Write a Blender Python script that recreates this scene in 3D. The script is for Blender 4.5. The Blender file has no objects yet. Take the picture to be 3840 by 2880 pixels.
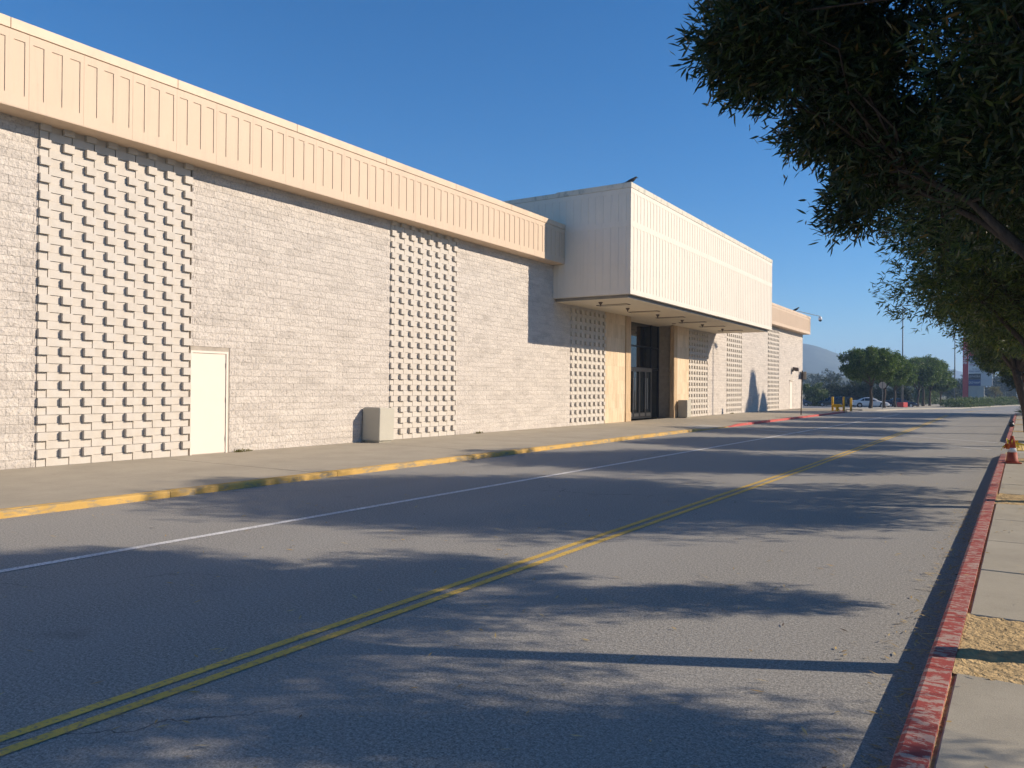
import bpy, math, random
import numpy as np
from mathutils import Vector, Matrix

scene = bpy.context.scene
COL = scene.collection
R = math.radians

# ------------------------------------------------------------------ camera
F_PX, YAW, PITCH, ROLL = 2916.2, R(32.6723), R(0.3026), R(0.4434)
CAM = Vector((0.0, 0.0, 1.55))
fw = Vector((-math.sin(YAW) * math.cos(PITCH), math.cos(YAW) * math.cos(PITCH), math.sin(PITCH)))
rt = Vector((math.cos(YAW), math.sin(YAW), 0))
up = rt.cross(fw)
rt2 = rt * math.cos(ROLL) + up * math.sin(ROLL)
up2 = -rt * math.sin(ROLL) + up * math.cos(ROLL)
cd = bpy.data.cameras.new('camera')
cd.sensor_width = 36.0
cd.lens = F_PX / 3840 * 36.0
cd.clip_start, cd.clip_end = 0.05, 9000
cam = bpy.data.objects.new('camera', cd)
m = Matrix((rt2, up2, -fw)).transposed().to_4x4()
m.translation = CAM
cam.matrix_world = m
COL.objects.link(cam)
scene.camera = cam

# ------------------------------------------------------------------ sky, sun, exposure
SUN_TRAVEL = Vector((-0.782, -0.443, -0.439)).normalized()
SUN_ELEV = math.asin(-SUN_TRAVEL.z)
SUN_AZ = math.atan2(-SUN_TRAVEL.x, -SUN_TRAVEL.y)      # clockwise from +Y
world = bpy.data.worlds.new('World')
scene.world = world
world.use_nodes = True
wn = world.node_tree
bg = wn.nodes['Background']
sky = wn.nodes.new('ShaderNodeTexSky')
sky.sky_type = 'NISHITA'
sky.sun_disc = False
sky.sun_elevation = SUN_ELEV
sky.sun_rotation = SUN_AZ
sky.altitude = 0
sky.air_density = 1.0
sky.dust_density = 0.0
sky.ozone_density = 7.0
hsv = wn.nodes.new('ShaderNodeHueSaturation')
hsv.inputs['Saturation'].default_value = 1.2
wn.links.new(sky.outputs[0], hsv.inputs['Color'])
wn.links.new(hsv.outputs[0], bg.inputs[0])
bg.inputs[1].default_value = 0.102
sd = bpy.data.lights.new('sun', 'SUN')
sd.energy = 5.0
sd.angle = R(0.53)
sd.color = (1.0, 0.86, 0.70)
sun = bpy.data.objects.new('sun', sd)
sun.rotation_euler = SUN_TRAVEL.to_track_quat('-Z', 'Y').to_euler()
COL.objects.link(sun)
vs = scene.view_settings
vs.view_transform = 'Standard'
vs.look = 'None'
vs.exposure = 0.44
vs.gamma = 1.0
vs.use_curve_mapping = False
scene.render.resolution_x, scene.render.resolution_y = 1024, 768
scene.render.engine = 'CYCLES'
scene.cycles.max_bounces = 6
scene.cycles.diffuse_bounces = 3
scene.cycles.glossy_bounces = 3
scene.cycles.transmission_bounces = 3
scene.cycles.volume_bounces = 2
scene.cycles.use_light_tree = False

# ------------------------------------------------------------------ helpers
def G(y):                                   # the ground falls gently beyond the building
    return -0.0145 * min(max(y - 64.0, 0.0), 66.0)

def tag(o, label=None, cat=None, group=None, kind=None):
    if label: o['label'] = label
    if cat: o['category'] = cat
    if group: o['group'] = group
    if kind: o['kind'] = kind
    return o

def empty(name, loc=(0, 0, 0), rz=0.0, parent=None):
    o = bpy.data.objects.new(name, None)
    o.location = loc
    o.rotation_euler = (0, 0, rz)
    o.empty_display_size = 0.2
    COL.objects.link(o)
    if parent: o.parent = parent
    return o

def link(name, mesh, mat=None, parent=None, loc=None, rot=None, scale=None):
    o = bpy.data.objects.new(name, mesh)
    COL.objects.link(o)
    if mat is not None and not mesh.materials:
        mesh.materials.append(mat)
    if parent is not None: o.parent = parent
    if loc is not None: o.location = loc
    if rot is not None: o.rotation_euler = rot
    if scale is not None: o.scale = scale
    return o

def copy_tree(o, parent=None):
    c = o.copy()
    COL.objects.link(c)
    c.parent = parent
    for ch in o.children:
        copy_tree(ch, c)
    return c

def np_mesh(name, verts, faces, smooth=False):
    verts = np.asarray(verts, np.float32)
    faces = np.asarray(faces, np.int32)
    k = faces.shape[1]
    me = bpy.data.meshes.new(name)
    me.vertices.add(len(verts))
    me.vertices.foreach_set('co', verts.ravel())
    me.loops.add(faces.size)
    me.loops.foreach_set('vertex_index', faces.ravel())
    me.polygons.add(len(faces))
    me.polygons.foreach_set('loop_start', np.arange(0, faces.size, k, dtype=np.int32))
    me.polygons.foreach_set('loop_total', np.full(len(faces), k, np.int32))
    me.update(calc_edges=True)
    me.polygons.foreach_set('use_smooth', np.full(len(faces), smooth, bool))
    return me

class MB:
    """collects shapes that belong to one part"""
    def __init__(s): s.v, s.f = [], []
    def add(s, v, f):
        n = len(s.v)
        s.v += [tuple(p) for p in v]
        s.f += [tuple(i + n for i in q) for q in f]
        return s
    def box(s, x0, x1, y0, y1, z0, z1):
        v = [(x0, y0, z0), (x1, y0, z0), (x1, y1, z0), (x0, y1, z0), (x0, y0, z1), (x1, y0, z1), (x1, y1, z1), (x0, y1, z1)]
        return s.add(v, [(0, 3, 2, 1), (4, 5, 6, 7), (0, 1, 5, 4), (1, 2, 6, 5), (2, 3, 7, 6), (3, 0, 4, 7)])
    def bbox(s, x0, x1, y0, y1, z0, z1, b=0.01):
        # box with chamfered edges
        rings = []
        for (d, z) in ((b, z0), (0, z0 + b), (0, z1 - b), (b, z1)):
            X0, X1, Y0, Y1 = x0 + d, x1 - d, y0 + d, y1 - d
            c = b if d == 0 else b * 0.5
            rings.append([(X0 + c, Y0, z), (X1 - c, Y0, z), (X1, Y0 + c, z), (X1, Y1 - c, z), (X1 - c, Y1, z), (X0 + c, Y1, z), (X0, Y1 - c, z), (X0, Y0 + c, z)])
        v = [p for r in rings for p in r]
        f = [tuple(range(7, -1, -1)), tuple(range(24, 32))]
        for k in range(3):
            for i in range(8):
                j = (i + 1) % 8
                f.append((k * 8 + i, k * 8 + j, k * 8 + 8 + j, k * 8 + 8 + i))
        return s.add(v, f)
    def lathe(s, prof, cx=0, cy=0, n=16, z=0):
        v, f = [], []
        for (r, h) in prof:
            for i in range(n):
                a = 2 * math.pi * i / n
                v.append((cx + r * math.cos(a), cy + r * math.sin(a), z + h))
        for k in range(len(prof) - 1):
            for i in range(n):
                j = (i + 1) % n
                f.append((k * n + i, k * n + j, (k + 1) * n + j, (k + 1) * n + i))
        f.append(tuple(range(n - 1, -1, -1)))
        f.append(tuple((len(prof) - 1) * n + i for i in range(n)))
        return s.add(v, f)
    def tube(s, pts, rad, n=8, cap=True):
        pts = [Vector(p) for p in pts]
        if not hasattr(rad, '__len__'): rad = [rad] * len(pts)
        v, f = [], []
        for i, p in enumerate(pts):
            a = pts[max(i - 1, 0)]; b = pts[min(i + 1, len(pts) - 1)]
            d = (b - a)
            if d.length < 1e-9: d = Vector((0, 0, 1))
            d.normalize()
            u = d.cross(Vector((0, 0, 1)) if abs(d.z) < 0.9 else Vector((1, 0, 0))).normalized()
            w = d.cross(u)
            for k in range(n):
                t = 2 * math.pi * k / n
                v.append(p + (u * math.cos(t) + w * math.sin(t)) * rad[i])
        for i in range(len(pts) - 1):
            for k in range(n):
                j = (k + 1) % n
                f.append((i * n + k, i * n + j, (i + 1) * n + j, (i + 1) * n + k))
        if cap:
            f.append(tuple(range(n - 1, -1, -1)))
            f.append(tuple((len(pts) - 1) * n + i for i in range(n)))
        return s.add(v, f)
    def ellipsoid(s, c, r, n=12, k=8, rot=None):
        v, f = [], []
        M3 = rot if rot is not None else Matrix.Identity(3)
        for i in range(k + 1):
            th = math.pi * i / k
            for j in range(n):
                ph = 2 * math.pi * j / n
                p = Vector((r[0] * math.sin(th) * math.cos(ph), r[1] * math.sin(th) * math.sin(ph), r[2] * math.cos(th)))
                v.append(Vector(c) + M3 @ p)
        for i in range(k):
            for j in range(n):
                q = (j + 1) % n
                f.append((i * n + j, (i + 1) * n + j, (i + 1) * n + q, i * n + q))
        return s.add(v, f)
    def prism(s, poly, axis, a, b):
        """poly of 2D points extruded along axis (0,1,2) from a to b"""
        def P(q, t):
            return {0: (t, q[0], q[1]), 1: (q[0], t, q[1]), 2: (q[0], q[1], t)}[axis]
        n = len(poly)
        v = [P(q, a) for q in poly] + [P(q, b) for q in poly]
        f = [tuple(range(n - 1, -1, -1)), tuple(range(n, 2 * n))]
        for i in range(n):
            j = (i + 1) % n
            f.append((i, j, n + j, n + i))
        return s.add(v, f)
    def quad(s, a, b, c, d): return s.add([a, b, c, d], [(0, 1, 2, 3)])
    def mesh(s, name, smooth=False):
        me = bpy.data.meshes.new(name)
        me.from_pydata(s.v, [], s.f)
        if smooth:
            me.polygons.foreach_set('use_smooth', [True] * len(me.polygons))
        me.update()
        return me
    def build(s, name, mat, parent=None, loc=None, rot=None, smooth=False):
        return link(name, s.mesh(name, smooth), mat, parent, loc, rot)

# ------------------------------------------------------------------ materials
class NT:
    def __init__(s, name):
        s.m = bpy.data.materials.new(name)
        s.m.use_nodes = True
        s.t = s.m.node_tree
        s.b = s.t.nodes['Principled BSDF']
        s.out = s.t.nodes['Material Output']
        s.pos = s.t.nodes.new('ShaderNodeNewGeometry')
    def n(s, t, **kw):
        x = s.t.nodes.new(t)
        for k, v in kw.items(): setattr(x, k, v)
        return x
    def l(s, a, b): s.t.links.new(a, b)
    def coords(s, kind='pos', scale=(1, 1, 1)):
        if kind == 'pos': src = s.pos.outputs['Position']
        else:
            tc = s.n('ShaderNodeTexCoord'); src = tc.outputs['Object']
        if scale == (1, 1, 1): return src
        mp = s.n('ShaderNodeVectorMath', operation='MULTIPLY')
        s.l(src, mp.inputs[0]); mp.inputs[1].default_value = scale
        return mp.outputs[0]
    def noise(s, scale, detail=4, rough=0.6, vec=None):
        x = s.n('ShaderNodeTexNoise')
        x.inputs['Scale'].default_value = scale
        x.inputs['Detail'].default_value = detail
        x.inputs['Roughness'].default_value = rough
        s.l(vec if vec is not None else s.coords(), x.inputs['Vector'])
        return x.outputs[0]
    def ramp(s, fac, stops):
        x = s.n('ShaderNodeValToRGB')
        e = x.color_ramp.elements
        while len(e) > 1: e.remove(e[-1])
        e[0].position = stops[0][0]; e[0].color = tuple(stops[0][1]) + (1,)
        for p, c in stops[1:]:
            k = e.new(p); k.color = tuple(c) + (1,)
        s.l(fac, x.inputs[0])
        return x.outputs[0]
    def mix(s, fac, a, b, mode='MIX'):
        x = s.n('ShaderNodeMix', data_type='RGBA', blend_type=mode)
        for v, sock in ((fac, x.inputs[0]), (a, x.inputs[6]), (b, x.inputs[7])):
            if hasattr(v, 'is_output') or hasattr(v, 'links'): s.l(v, sock)
            elif isinstance(v, (int, float)): sock.default_value = v
            else: sock.default_value = tuple(v) + (1,)
        return x.outputs[2]
    def math(s, op, a, b=0.0):
        x = s.n('ShaderNodeMath', operation=op)
        for i, v in enumerate((a, b)):
            if isinstance(v, (int, float)): x.inputs[i].default_value = v
            else: s.l(v, x.inputs[i])
        return x.outputs[0]
    def bump(s, h, dist, strength=1.0):
        x = s.n('ShaderNodeBump')
        x.inputs['Distance'].default_value = dist
        x.inputs['Strength'].default_value = strength
        s.l(h, x.inputs['Height'])
        s.l(x.outputs[0], s.b.inputs['Normal'])
    def base(s, c):
        if hasattr(c, 'links'): s.l(c, s.b.inputs['Base Color'])
        else: s.b.inputs['Base Color'].default_value = tuple(c) + (1,)
    def rough(s, r, spec=0.3):
        s.b.inputs['Roughness'].default_value = r
        s.b.inputs['Specular IOR Level'].default_value = spec
        return s

def plain(name, c, rough=0.6, var=0.12, scale=3.0, bump=0.0, bscale=40.0, spec=0.3, metallic=0.0, kind='pos'):
    t = NT(name)
    v = t.coords(kind)
    n1 = t.noise(scale, 5, 0.65, v)
    lo = tuple(x * (1 - var) for x in c); hi = tuple(min(1, x * (1 + var)) for x in c)
    t.base(t.ramp(n1, [(0.3, lo), (0.7, hi)]))
    t.rough(rough, spec)
    t.b.inputs['Metallic'].default_value = metallic
    if bump: t.bump(t.noise(bscale, 3, 0.6, v), bump)
    return t.m

def streaked(name, c, rough, amt):
    t = NT(name)
    n1 = t.noise(1.2, 5, 0.65)
    col = t.ramp(n1, [(0.3, tuple(x * 0.965 for x in c)), (0.7, tuple(x * 1.02 for x in c))])
    st = t.noise(3.2, 5, 0.7, t.coords('pos', (3, 3, 0.12)))
    col = t.mix(t.ramp(st, [(0.52, (0, 0, 0)), (0.8, (amt, amt, amt))]), col, tuple(x * 0.55 for x in c))
    sp = t.noise(9, 3, 0.6)
    col = t.mix(t.ramp(sp, [(0.70, (0, 0, 0)), (0.76, (amt, amt, amt))]), col, tuple(x * 0.6 for x in c))
    t.base(col); t.rough(rough, 0.3)
    t.bump(t.math('ADD', t.math('MULTIPLY', t.noise(160, 2, 0.6), 0.15), t.noise(1.6, 2, 0.5)), 0.006, 0.5)
    return t.m

def m_asphalt():
    t = NT('asphalt')
    p = t.coords()
    fine = t.noise(105, 2, 0.75, p)
    mid = t.noise(48, 2, 0.8, p)
    big = t.noise(0.35, 5, 0.6, p)
    c = t.ramp(fine, [(0.34, (0.055, 0.052, 0.046)), (0.5, (0.275, 0.260, 0.226)), (0.66, (0.60, 0.57, 0.50))])
    c = t.mix(0.5, c, t.ramp(mid, [(0.36, (0.075, 0.071, 0.063)), (0.5, (0.27, 0.256, 0.225)), (0.64, (0.48, 0.458, 0.405))]))
    c = t.mix(t.math('MULTIPLY', big, 0.3), c, (0.24, 0.232, 0.212))
    # long tyre-worn bands along the road
    wear = t.noise(0.8, 3, 0.5, t.coords('pos', (1.0, 0.04, 1.0)))
    c = t.mix(t.ramp(wear, [(0.45, (0, 0, 0)), (0.75, (0.35, 0.35, 0.35))]), c, (0.33, 0.318, 0.29))
    # dark oil drips
    oil = t.noise(1.7, 2, 0.4, p)
    c = t.mix(t.ramp(oil, [(0.70, (0, 0, 0)), (0.80, (0.25, 0.25, 0.25))]), c, (0.045, 0.045, 0.045))
    # cracks
    vo = t.n('ShaderNodeTexVoronoi', feature='DISTANCE_TO_EDGE')
    vo.inputs['Scale'].default_value = 0.55
    dis = t.n('ShaderNodeMix', data_type='VECTOR')
    nz = t.n('ShaderNodeTexNoise'); nz.inputs['Scale'].default_value = 2.5; nz.inputs['Detail'].default_value = 6
    t.l(p, nz.inputs['Vector'])
    dis.inputs[0].default_value = 0.35
    t.l(p, dis.inputs[4]); t.l(nz.outputs[1], dis.inputs[5])
    t.l(dis.outputs[1], vo.inputs['Vector'])
    crack = t.ramp(vo.outputs[0], [(0.0, (1, 1, 1)), (0.004, (0, 0, 0))])
    gate = t.ramp(t.noise(0.22, 2, 0.5, p), [(0.56, (0, 0, 0)), (0.62, (0.8, 0.8, 0.8))])
    c = t.mix(t.mix(1.0, crack, gate, 'MULTIPLY'), c, (0.03, 0.03, 0.03))
    t.base(c)
    t.rough(0.85, 0.25)
    t.bump(t.math('ADD', t.math('MULTIPLY', fine, 0.6), mid), 0.0035, 0.9)
    return t.m

def m_block(name, split):
    t = NT(name)
    p = t.coords()
    # one tint for each block
    sp = t.n('ShaderNodeSeparateXYZ'); t.l(p, sp.inputs[0])
    row = t.math('FLOOR', t.math('DIVIDE', t.math('SUBTRACT', sp.outputs[2], 0.095), 0.1524))
    col = t.math('FLOOR', t.math('DIVIDE', t.math('ADD', sp.outputs[1], t.math('MULTIPLY', t.math('MODULO', row, 2.0), 0.2032)), 0.4064))
    cb = t.n('ShaderNodeCombineXYZ'); t.l(row, cb.inputs[0]); t.l(col, cb.inputs[1])
    wn_ = t.n('ShaderNodeTexWhiteNoise', noise_dimensions='3D'); t.l(cb.outputs[0], wn_.inputs['Vector'])
    if split:
        base = t.ramp(wn_.outputs['Value'], [(0, (0.59, 0.53, 0.46)), (0.5, (0.625, 0.563, 0.49)), (1, (0.66, 0.595, 0.515))])
        grit = t.noise(24, 4, 0.62, p)
        base = t.mix(0.8, base, t.ramp(grit, [(0.30, (0.48, 0.48, 0.48)), (0.45, (0.93, 0.93, 0.93)), (0.75, (1.04, 1.04, 1.04))]), 'MULTIPLY')
        # soot: patches that follow single courses
        soot = t.noise(1.6, 5, 0.7, t.coords('pos', (1, 0.5, 2.2)))
        base = t.mix(t.ramp(soot, [(0.50, (0, 0, 0)), (0.76, (0.55, 0.55, 0.55))]), base, (0.30, 0.265, 0.225))
        t.bump(t.math('ADD', t.math('MULTIPLY', t.noise(17, 4, 0.6, p), 1.0), t.math('MULTIPLY', t.noise(70, 2, 0.6, p), 0.25)), 0.034, 1.0)
    else:
        base = t.ramp(t.noise(4.5, 3, 0.5, p), [(0.3, (0.56, 0.507, 0.432)), (0.5, (0.59, 0.537, 0.462)), (0.7, (0.60, 0.556, 0.49))])
        base = t.mix(0.45, base, t.ramp(t.noise(60, 4, 0.7, p), [(0.3, (0.8, 0.8, 0.8)), (0.6, (1, 1, 1))]), 'MULTIPLY')
        t.bump(t.noise(120, 3, 0.6, p), 0.004, 0.7)
    t.base(base)
    t.rough(0.92, 0.15)
    return t.m

def m_concrete(name, c, crackle=0.2, sc=1.0):
    t = NT(name)
    p = t.coords()
    n1 = t.noise(0.9 * sc, 6, 0.65, p); n2 = t.noise(130, 2, 0.7, p); n3 = t.noise(9, 5, 0.7, p)
    k = lambda f: tuple(x * f for x in c)
    col = t.ramp(n1, [(0.3, k(0.86)), (0.55, c), (0.75, k(1.08))])
    col = t.mix(0.4, col, t.ramp(n2, [(0.3, (0.7, 0.7, 0.7)), (0.6, (1.06, 1.06, 1.06))]), 'MULTIPLY')
    col = t.mix(0.5, col, t.ramp(n3, [(0.28, (0.72, 0.72, 0.72)), (0.42, (1, 1, 1))]), 'MULTIPLY')
    t.base(col); t.rough(0.88, 0.2)
    t.bump(n2, 0.0025, 0.8)
    return t.m

def m_paint(name, c, under, wear_lo, wear_hi, scale=(1, 1, 1), nsc=14.0):
    """old paint with flakes missing"""
    t = NT(name)
    p = t.coords('pos', scale)
    w = t.noise(nsc, 6, 0.72, p)
    n2 = t.noise(150, 2, 0.7, t.coords())
    k = t.ramp(w, [(wear_lo, (0, 0, 0)), (wear_hi, (1, 1, 1))])
    col = t.ramp(t.noise(2.2, 4, 0.6, t.coords()), [(0.3, tuple(x * 0.85 for x in c)), (0.7, tuple(min(1, x * 1.1) for x in c))])
    col = t.mix(k, col, under)
    col = t.mix(0.35, col, t.ramp(n2, [(0.3, (0.6, 0.6, 0.6)), (0.65, (1, 1, 1))]), 'MULTIPLY')
    t.base(col); t.rough(0.75, 0.3)
    t.bump(t.math('SUBTRACT', n2, w), 0.003, 0.7)
    return t.m

def m_leaf(name, lo, mid, hi, dead=None, transl=0.25, rough=0.45):
    t = NT(name)
    stops = [(0.0, lo), (0.55, mid), (0.93 if dead else 1.0, hi)]
    if dead: stops += [(0.965, hi), (0.975, dead)]
    c = t.ramp(t.pos.outputs['Random Per Island'], stops)
    t.base(c); t.rough(rough, 0.4)
    tr = t.n('ShaderNodeBsdfTranslucent'); t.l(c, tr.inputs['Color'])
    mx = t.n('ShaderNodeMixShader'); mx.inputs[0].default_value = transl
    t.l(t.b.outputs[0], mx.inputs[1]); t.l(tr.outputs[0], mx.inputs[2])
    t.l(mx.outputs[0], t.out.inputs['Surface'])
    return t.m

def m_bark(name, c):
    t = NT(name)
    p = t.coords('pos', (1, 1, 0.25))
    n1 = t.noise(28, 6, 0.7, p)
    t.base(t.ramp(n1, [(0.3, tuple(x * 0.5 for x in c)), (0.7, tuple(x * 1.25 for x in c))]))
    t.rough(0.9, 0.2); t.bump(n1, 0.02, 0.9)
    return t.m

def m_travertine(name='travertine', k=1.0):
    t = NT(name)
    p = t.coords('pos', (1, 1, 0.12))
    n1 = t.noise(14, 6, 0.7, p)
    oi = t.n('ShaderNodeObjectInfo')
    c = t.ramp(n1, [(0.25, (0.44 * k, 0.30 * k ** 1.4, 0.16 * k ** 2)), (0.5, (0.60 * k, 0.44 * k ** 1.4, 0.265 * k ** 2)), (0.75, (0.68 * k, 0.52 * k ** 1.4, 0.34 * k ** 2))])
    c = t.mix(0.6, c, t.ramp(oi.outputs['Random'], [(0, (0.78, 0.76, 0.72)), (1, (1.05, 1.05, 1.05))]), 'MULTIPLY')
    t.base(c); t.rough(0.55, 0.35); t.bump(n1, 0.003, 0.6)
    return t.m

def m_coping_old():
    t = NT('weathered_coping')
    p = t.coords('pos', (1, 1, 0.6))
    n1 = t.noise(3.2, 6, 0.75, p)
    c = t.ramp(n1, [(0.27, (0.20, 0.21, 0.165)), (0.38, (0.44, 0.43, 0.36)), (0.50, (0.66, 0.61, 0.505))])
    t.base(c); t.rough(0.85, 0.2); t.bump(t.noise(60, 3, 0.6), 0.003)
    return t.m

M = {}
M['asphalt'] = m_asphalt()
M['split'] = m_block('split_face_concrete', True)
M['smooth_block'] = m_block('smooth_concrete_block', False)
M['mortar'] = plain('mortar', (0.40, 0.35, 0.285), 0.95, 0.15, 6, 0.003, 90)
M['peach'] = streaked('peach_paint', (0.625, 0.478, 0.34), 0.6, 0.30)
M['peach_cop'] = plain('peach_metal', (0.645, 0.495, 0.345), 0.5, 0.10, 2.0, 0.001, 60)
M['cream'] = streaked('cream_paint', (0.735, 0.665, 0.555), 0.6, 0.22)
M['door'] = plain('cream_door_paint', (0.73, 0.645, 0.545), 0.5, 0.015, 2.0, 0.0005, 60)
M['coping_old'] = m_coping_old()
M['soffit'] = plain('soffit_plaster', (0.66, 0.585, 0.46), 0.8, 0.05, 1.0, 0.0015, 120)
M['edge_shade'] = plain('soffit_edge_shade', (0.22, 0.21, 0.19), 0.7, 0.1, 4)  # dark tone stands for the shadow on the soffit edge
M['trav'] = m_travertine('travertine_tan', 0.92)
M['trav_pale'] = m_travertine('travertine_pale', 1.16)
M['black_frame'] = plain('black_aluminium', (0.018, 0.018, 0.02), 0.35, 0.2, 5, spec=0.5)
M['steel'] = plain('brushed_steel', (0.25, 0.25, 0.25), 0.3, 0.08, 30, metallic=0.9)
M['interior'] = plain('dark_interior', (0.02, 0.02, 0.021), 0.9, 0.3, 1)
M['walk_l'] = m_concrete('sidewalk_concrete_buff', (0.40, 0.35, 0.265))
M['walk_r'] = m_concrete('sidewalk_concrete_grey', (0.40, 0.36, 0.28), sc=2)
M['ramp'] = m_concrete('pale_ramp_concrete', (0.47, 0.44, 0.37))
M['kerb_bare'] = m_concrete('bare_kerb_concrete', (0.42, 0.38, 0.30), sc=3)
M['kerb_y'] = m_paint('yellow_kerb_paint', (0.58, 0.36, 0.10), (0.31, 0.25, 0.16), 0.49, 0.60, (1, 0.35, 1), 7)
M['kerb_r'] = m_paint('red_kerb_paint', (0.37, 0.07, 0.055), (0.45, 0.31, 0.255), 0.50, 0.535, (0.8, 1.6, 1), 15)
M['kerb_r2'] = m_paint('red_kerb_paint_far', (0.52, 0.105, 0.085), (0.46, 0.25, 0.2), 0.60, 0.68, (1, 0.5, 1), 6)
M['line_y'] = m_paint('yellow_road_paint', (0.74, 0.475, 0.085), (0.24, 0.205, 0.15), 0.49, 0.66, (1, 1, 1), 34)
M['line_w'] = m_paint('white_road_paint', (0.80, 0.78, 0.74), (0.27, 0.265, 0.255), 0.47, 0.66, (1, 1, 1), 40)
M['dirt'] = plain('sandy_dirt', (0.47, 0.335, 0.165), 0.95, 0.35, 14, 0.03, 24)
M['earth'] = plain('dry_ground', (0.16, 0.145, 0.075), 0.95, 0.35, 0.05, 0.05, 2)
M['can'] = plain('grey_beige_resin', (0.455, 0.425, 0.345), 0.6, 0.05, 2, 0.002, 200)
M['yellow'] = plain('safety_yellow_paint', (0.70, 0.42, 0.04), 0.5, 0.12, 6)
M['fdc'] = plain('yellow_cast_iron_paint', (0.68, 0.38, 0.02), 0.45, 0.12, 9, 0.003, 60)
M['bark'] = m_bark('grey_brown_bark', (0.14, 0.11, 0.085))
M['bark_dark'] = m_bark('dark_bark', (0.085, 0.065, 0.05))
M['leaf_near'] = m_leaf('narrow_leaves', (0.012, 0.028, 0.012), (0.026, 0.050, 0.015), (0.065, 0.098, 0.022), (0.16, 0.11, 0.03), 0.24, 0.34)
M['leaf_mid'] = m_leaf('olive_leaves', (0.035, 0.062, 0.016), (0.075, 0.115, 0.026), (0.17, 0.21, 0.04), (0.26, 0.19, 0.05), 0.38, 0.30)
M['leaf_isl'] = m_leaf('rounded_tree_leaves', (0.035, 0.07, 0.015), (0.08, 0.14, 0.026), (0.17, 0.24, 0.042), None, 0.35, 0.5)
M['leaf_bush'] = m_leaf('bush_leaves', (0.05, 0.085, 0.022), (0.10, 0.15, 0.038), (0.18, 0.22, 0.05), None, 0.25, 0.5)
M['leaf_dark'] = m_leaf('dark_conifer_leaves', (0.020, 0.036, 0.016), (0.038, 0.060, 0.024), (0.07, 0.095, 0.034), None, 0.15, 0.6)
M['leaf_olive'] = m_leaf('olive_hedge_leaves', (0.10, 0.10, 0.025), (0.17, 0.15, 0.04), (0.24, 0.2, 0.06), None, 0.25, 0.6)
M['litter'] = m_leaf('dry_litter', (0.30, 0.19, 0.06), (0.45, 0.31, 0.11), (0.5, 0.4, 0.2), (0.08, 0.05, 0.03), 0.05, 0.7)
M['white_car'] = plain('white_car_paint', (0.72, 0.72, 0.72), 0.25, 0.02, 2, spec=0.6)
M['navy_car'] = plain('navy_car_paint', (0.012, 0.016, 0.045), 0.2, 0.1, 2, spec=0.7)
M['green_car'] = plain('dark_teal_car_paint', (0.012, 0.028, 0.03), 0.25, 0.1, 2, spec=0.6)
M['blue_car'] = plain('grey_blue_car_paint', (0.07, 0.09, 0.12), 0.25, 0.1, 2, spec=0.6)
M['black_car'] = plain('black_car_paint', (0.012, 0.012, 0.014), 0.25, 0.1, 2, spec=0.6)
M['car_glass'] = plain('tinted_car_glass', (0.015, 0.02, 0.024), 0.08, 0.1, 2, spec=0.7)
M['tyre'] = plain('tyre_rubber', (0.018, 0.018, 0.018), 0.8, 0.2, 9)
M['rim'] = plain('alloy_rim', (0.45, 0.45, 0.46), 0.35, 0.1, 9, metallic=0.7)
M['lens_red'] = plain('red_lens', (0.35, 0.015, 0.012), 0.2, 0.1, 9)
M['lens_white'] = plain('clear_lens', (0.75, 0.75, 0.76), 0.15, 0.05, 9, spec=0.6)
M['crow'] = plain('black_feathers', (0.010, 0.010, 0.014), 0.5, 0.3, 40)
M['pole_grey'] = plain('galvanised_pole', (0.16, 0.17, 0.175), 0.5, 0.1, 5)
M['pole_white'] = plain('pale_painted_pole', (0.60, 0.60, 0.60), 0.5, 0.1, 5)
M['pole_brown'] = plain('rusty_brown_post', (0.07, 0.045, 0.032), 0.7, 0.3, 20)
M['sign_back'] = plain('bare_aluminium_sign_back', (0.42, 0.38, 0.33), 0.6, 0.12, 8)
M['sign_red'] = plain('stop_sign_red', (0.45, 0.028, 0.025), 0.4, 0.06, 3)
M['sign_white'] = plain('sign_white', (0.78, 0.78, 0.76), 0.45, 0.04, 3)
M['bag_black'] = plain('black_plastic', (0.012, 0.012, 0.013), 0.35, 0.2, 20, 0.01, 30, spec=0.5)
M['cone_or'] = plain('faded_orange_plastic', (0.34, 0.060, 0.028), 0.6, 0.15, 12)
M['cone_wh'] = plain('reflective_collar', (0.72, 0.72, 0.70), 0.4, 0.08, 20)
M['tape'] = plain('caution_tape', (0.75, 0.55, 0.06), 0.4, 0.3, 22)
M['tape_or'] = plain('orange_vest_cloth', (0.75, 0.16, 0.03), 0.7, 0.2, 18)
M['tactile'] = plain('yellow_tactile_plate', (0.72, 0.50, 0.16), 0.6, 0.12, 6)
M['pyl_red'] = plain('pylon_red', (0.50, 0.05, 0.055), 0.5, 0.06, 0.5)
M['pyl_conc'] = plain('pylon_concrete', (0.36, 0.36, 0.33), 0.85, 0.08, 0.4)
M['pyl_pan'] = plain('pylon_pale_panel', (0.50, 0.51, 0.52), 0.6, 0.05, 0.4)
M['pan_white'] = plain('sign_panel_white', (0.62, 0.63, 0.64), 0.4, 0.03, 0.5)
M['pan_blue'] = plain('sign_panel_blue', (0.022, 0.06, 0.19), 0.4, 0.05, 0.5)
M['pan_navy'] = plain('sign_panel_charcoal', (0.035, 0.043, 0.062), 0.4, 0.05, 0.5)
M['pan_maroon'] = plain('sign_letters_maroon', (0.30, 0.06, 0.12), 0.4, 0.05, 0.5)
M['pan_grey'] = plain('sign_letters_grey', (0.42, 0.43, 0.45), 0.4, 0.05, 0.5)
M['pan_black'] = plain('sign_letters_black', (0.03, 0.03, 0.035), 0.4, 0.05, 0.5)
M['red_block'] = plain('red_painted_concrete', (0.50, 0.055, 0.05), 0.7, 0.12, 3)
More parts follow.
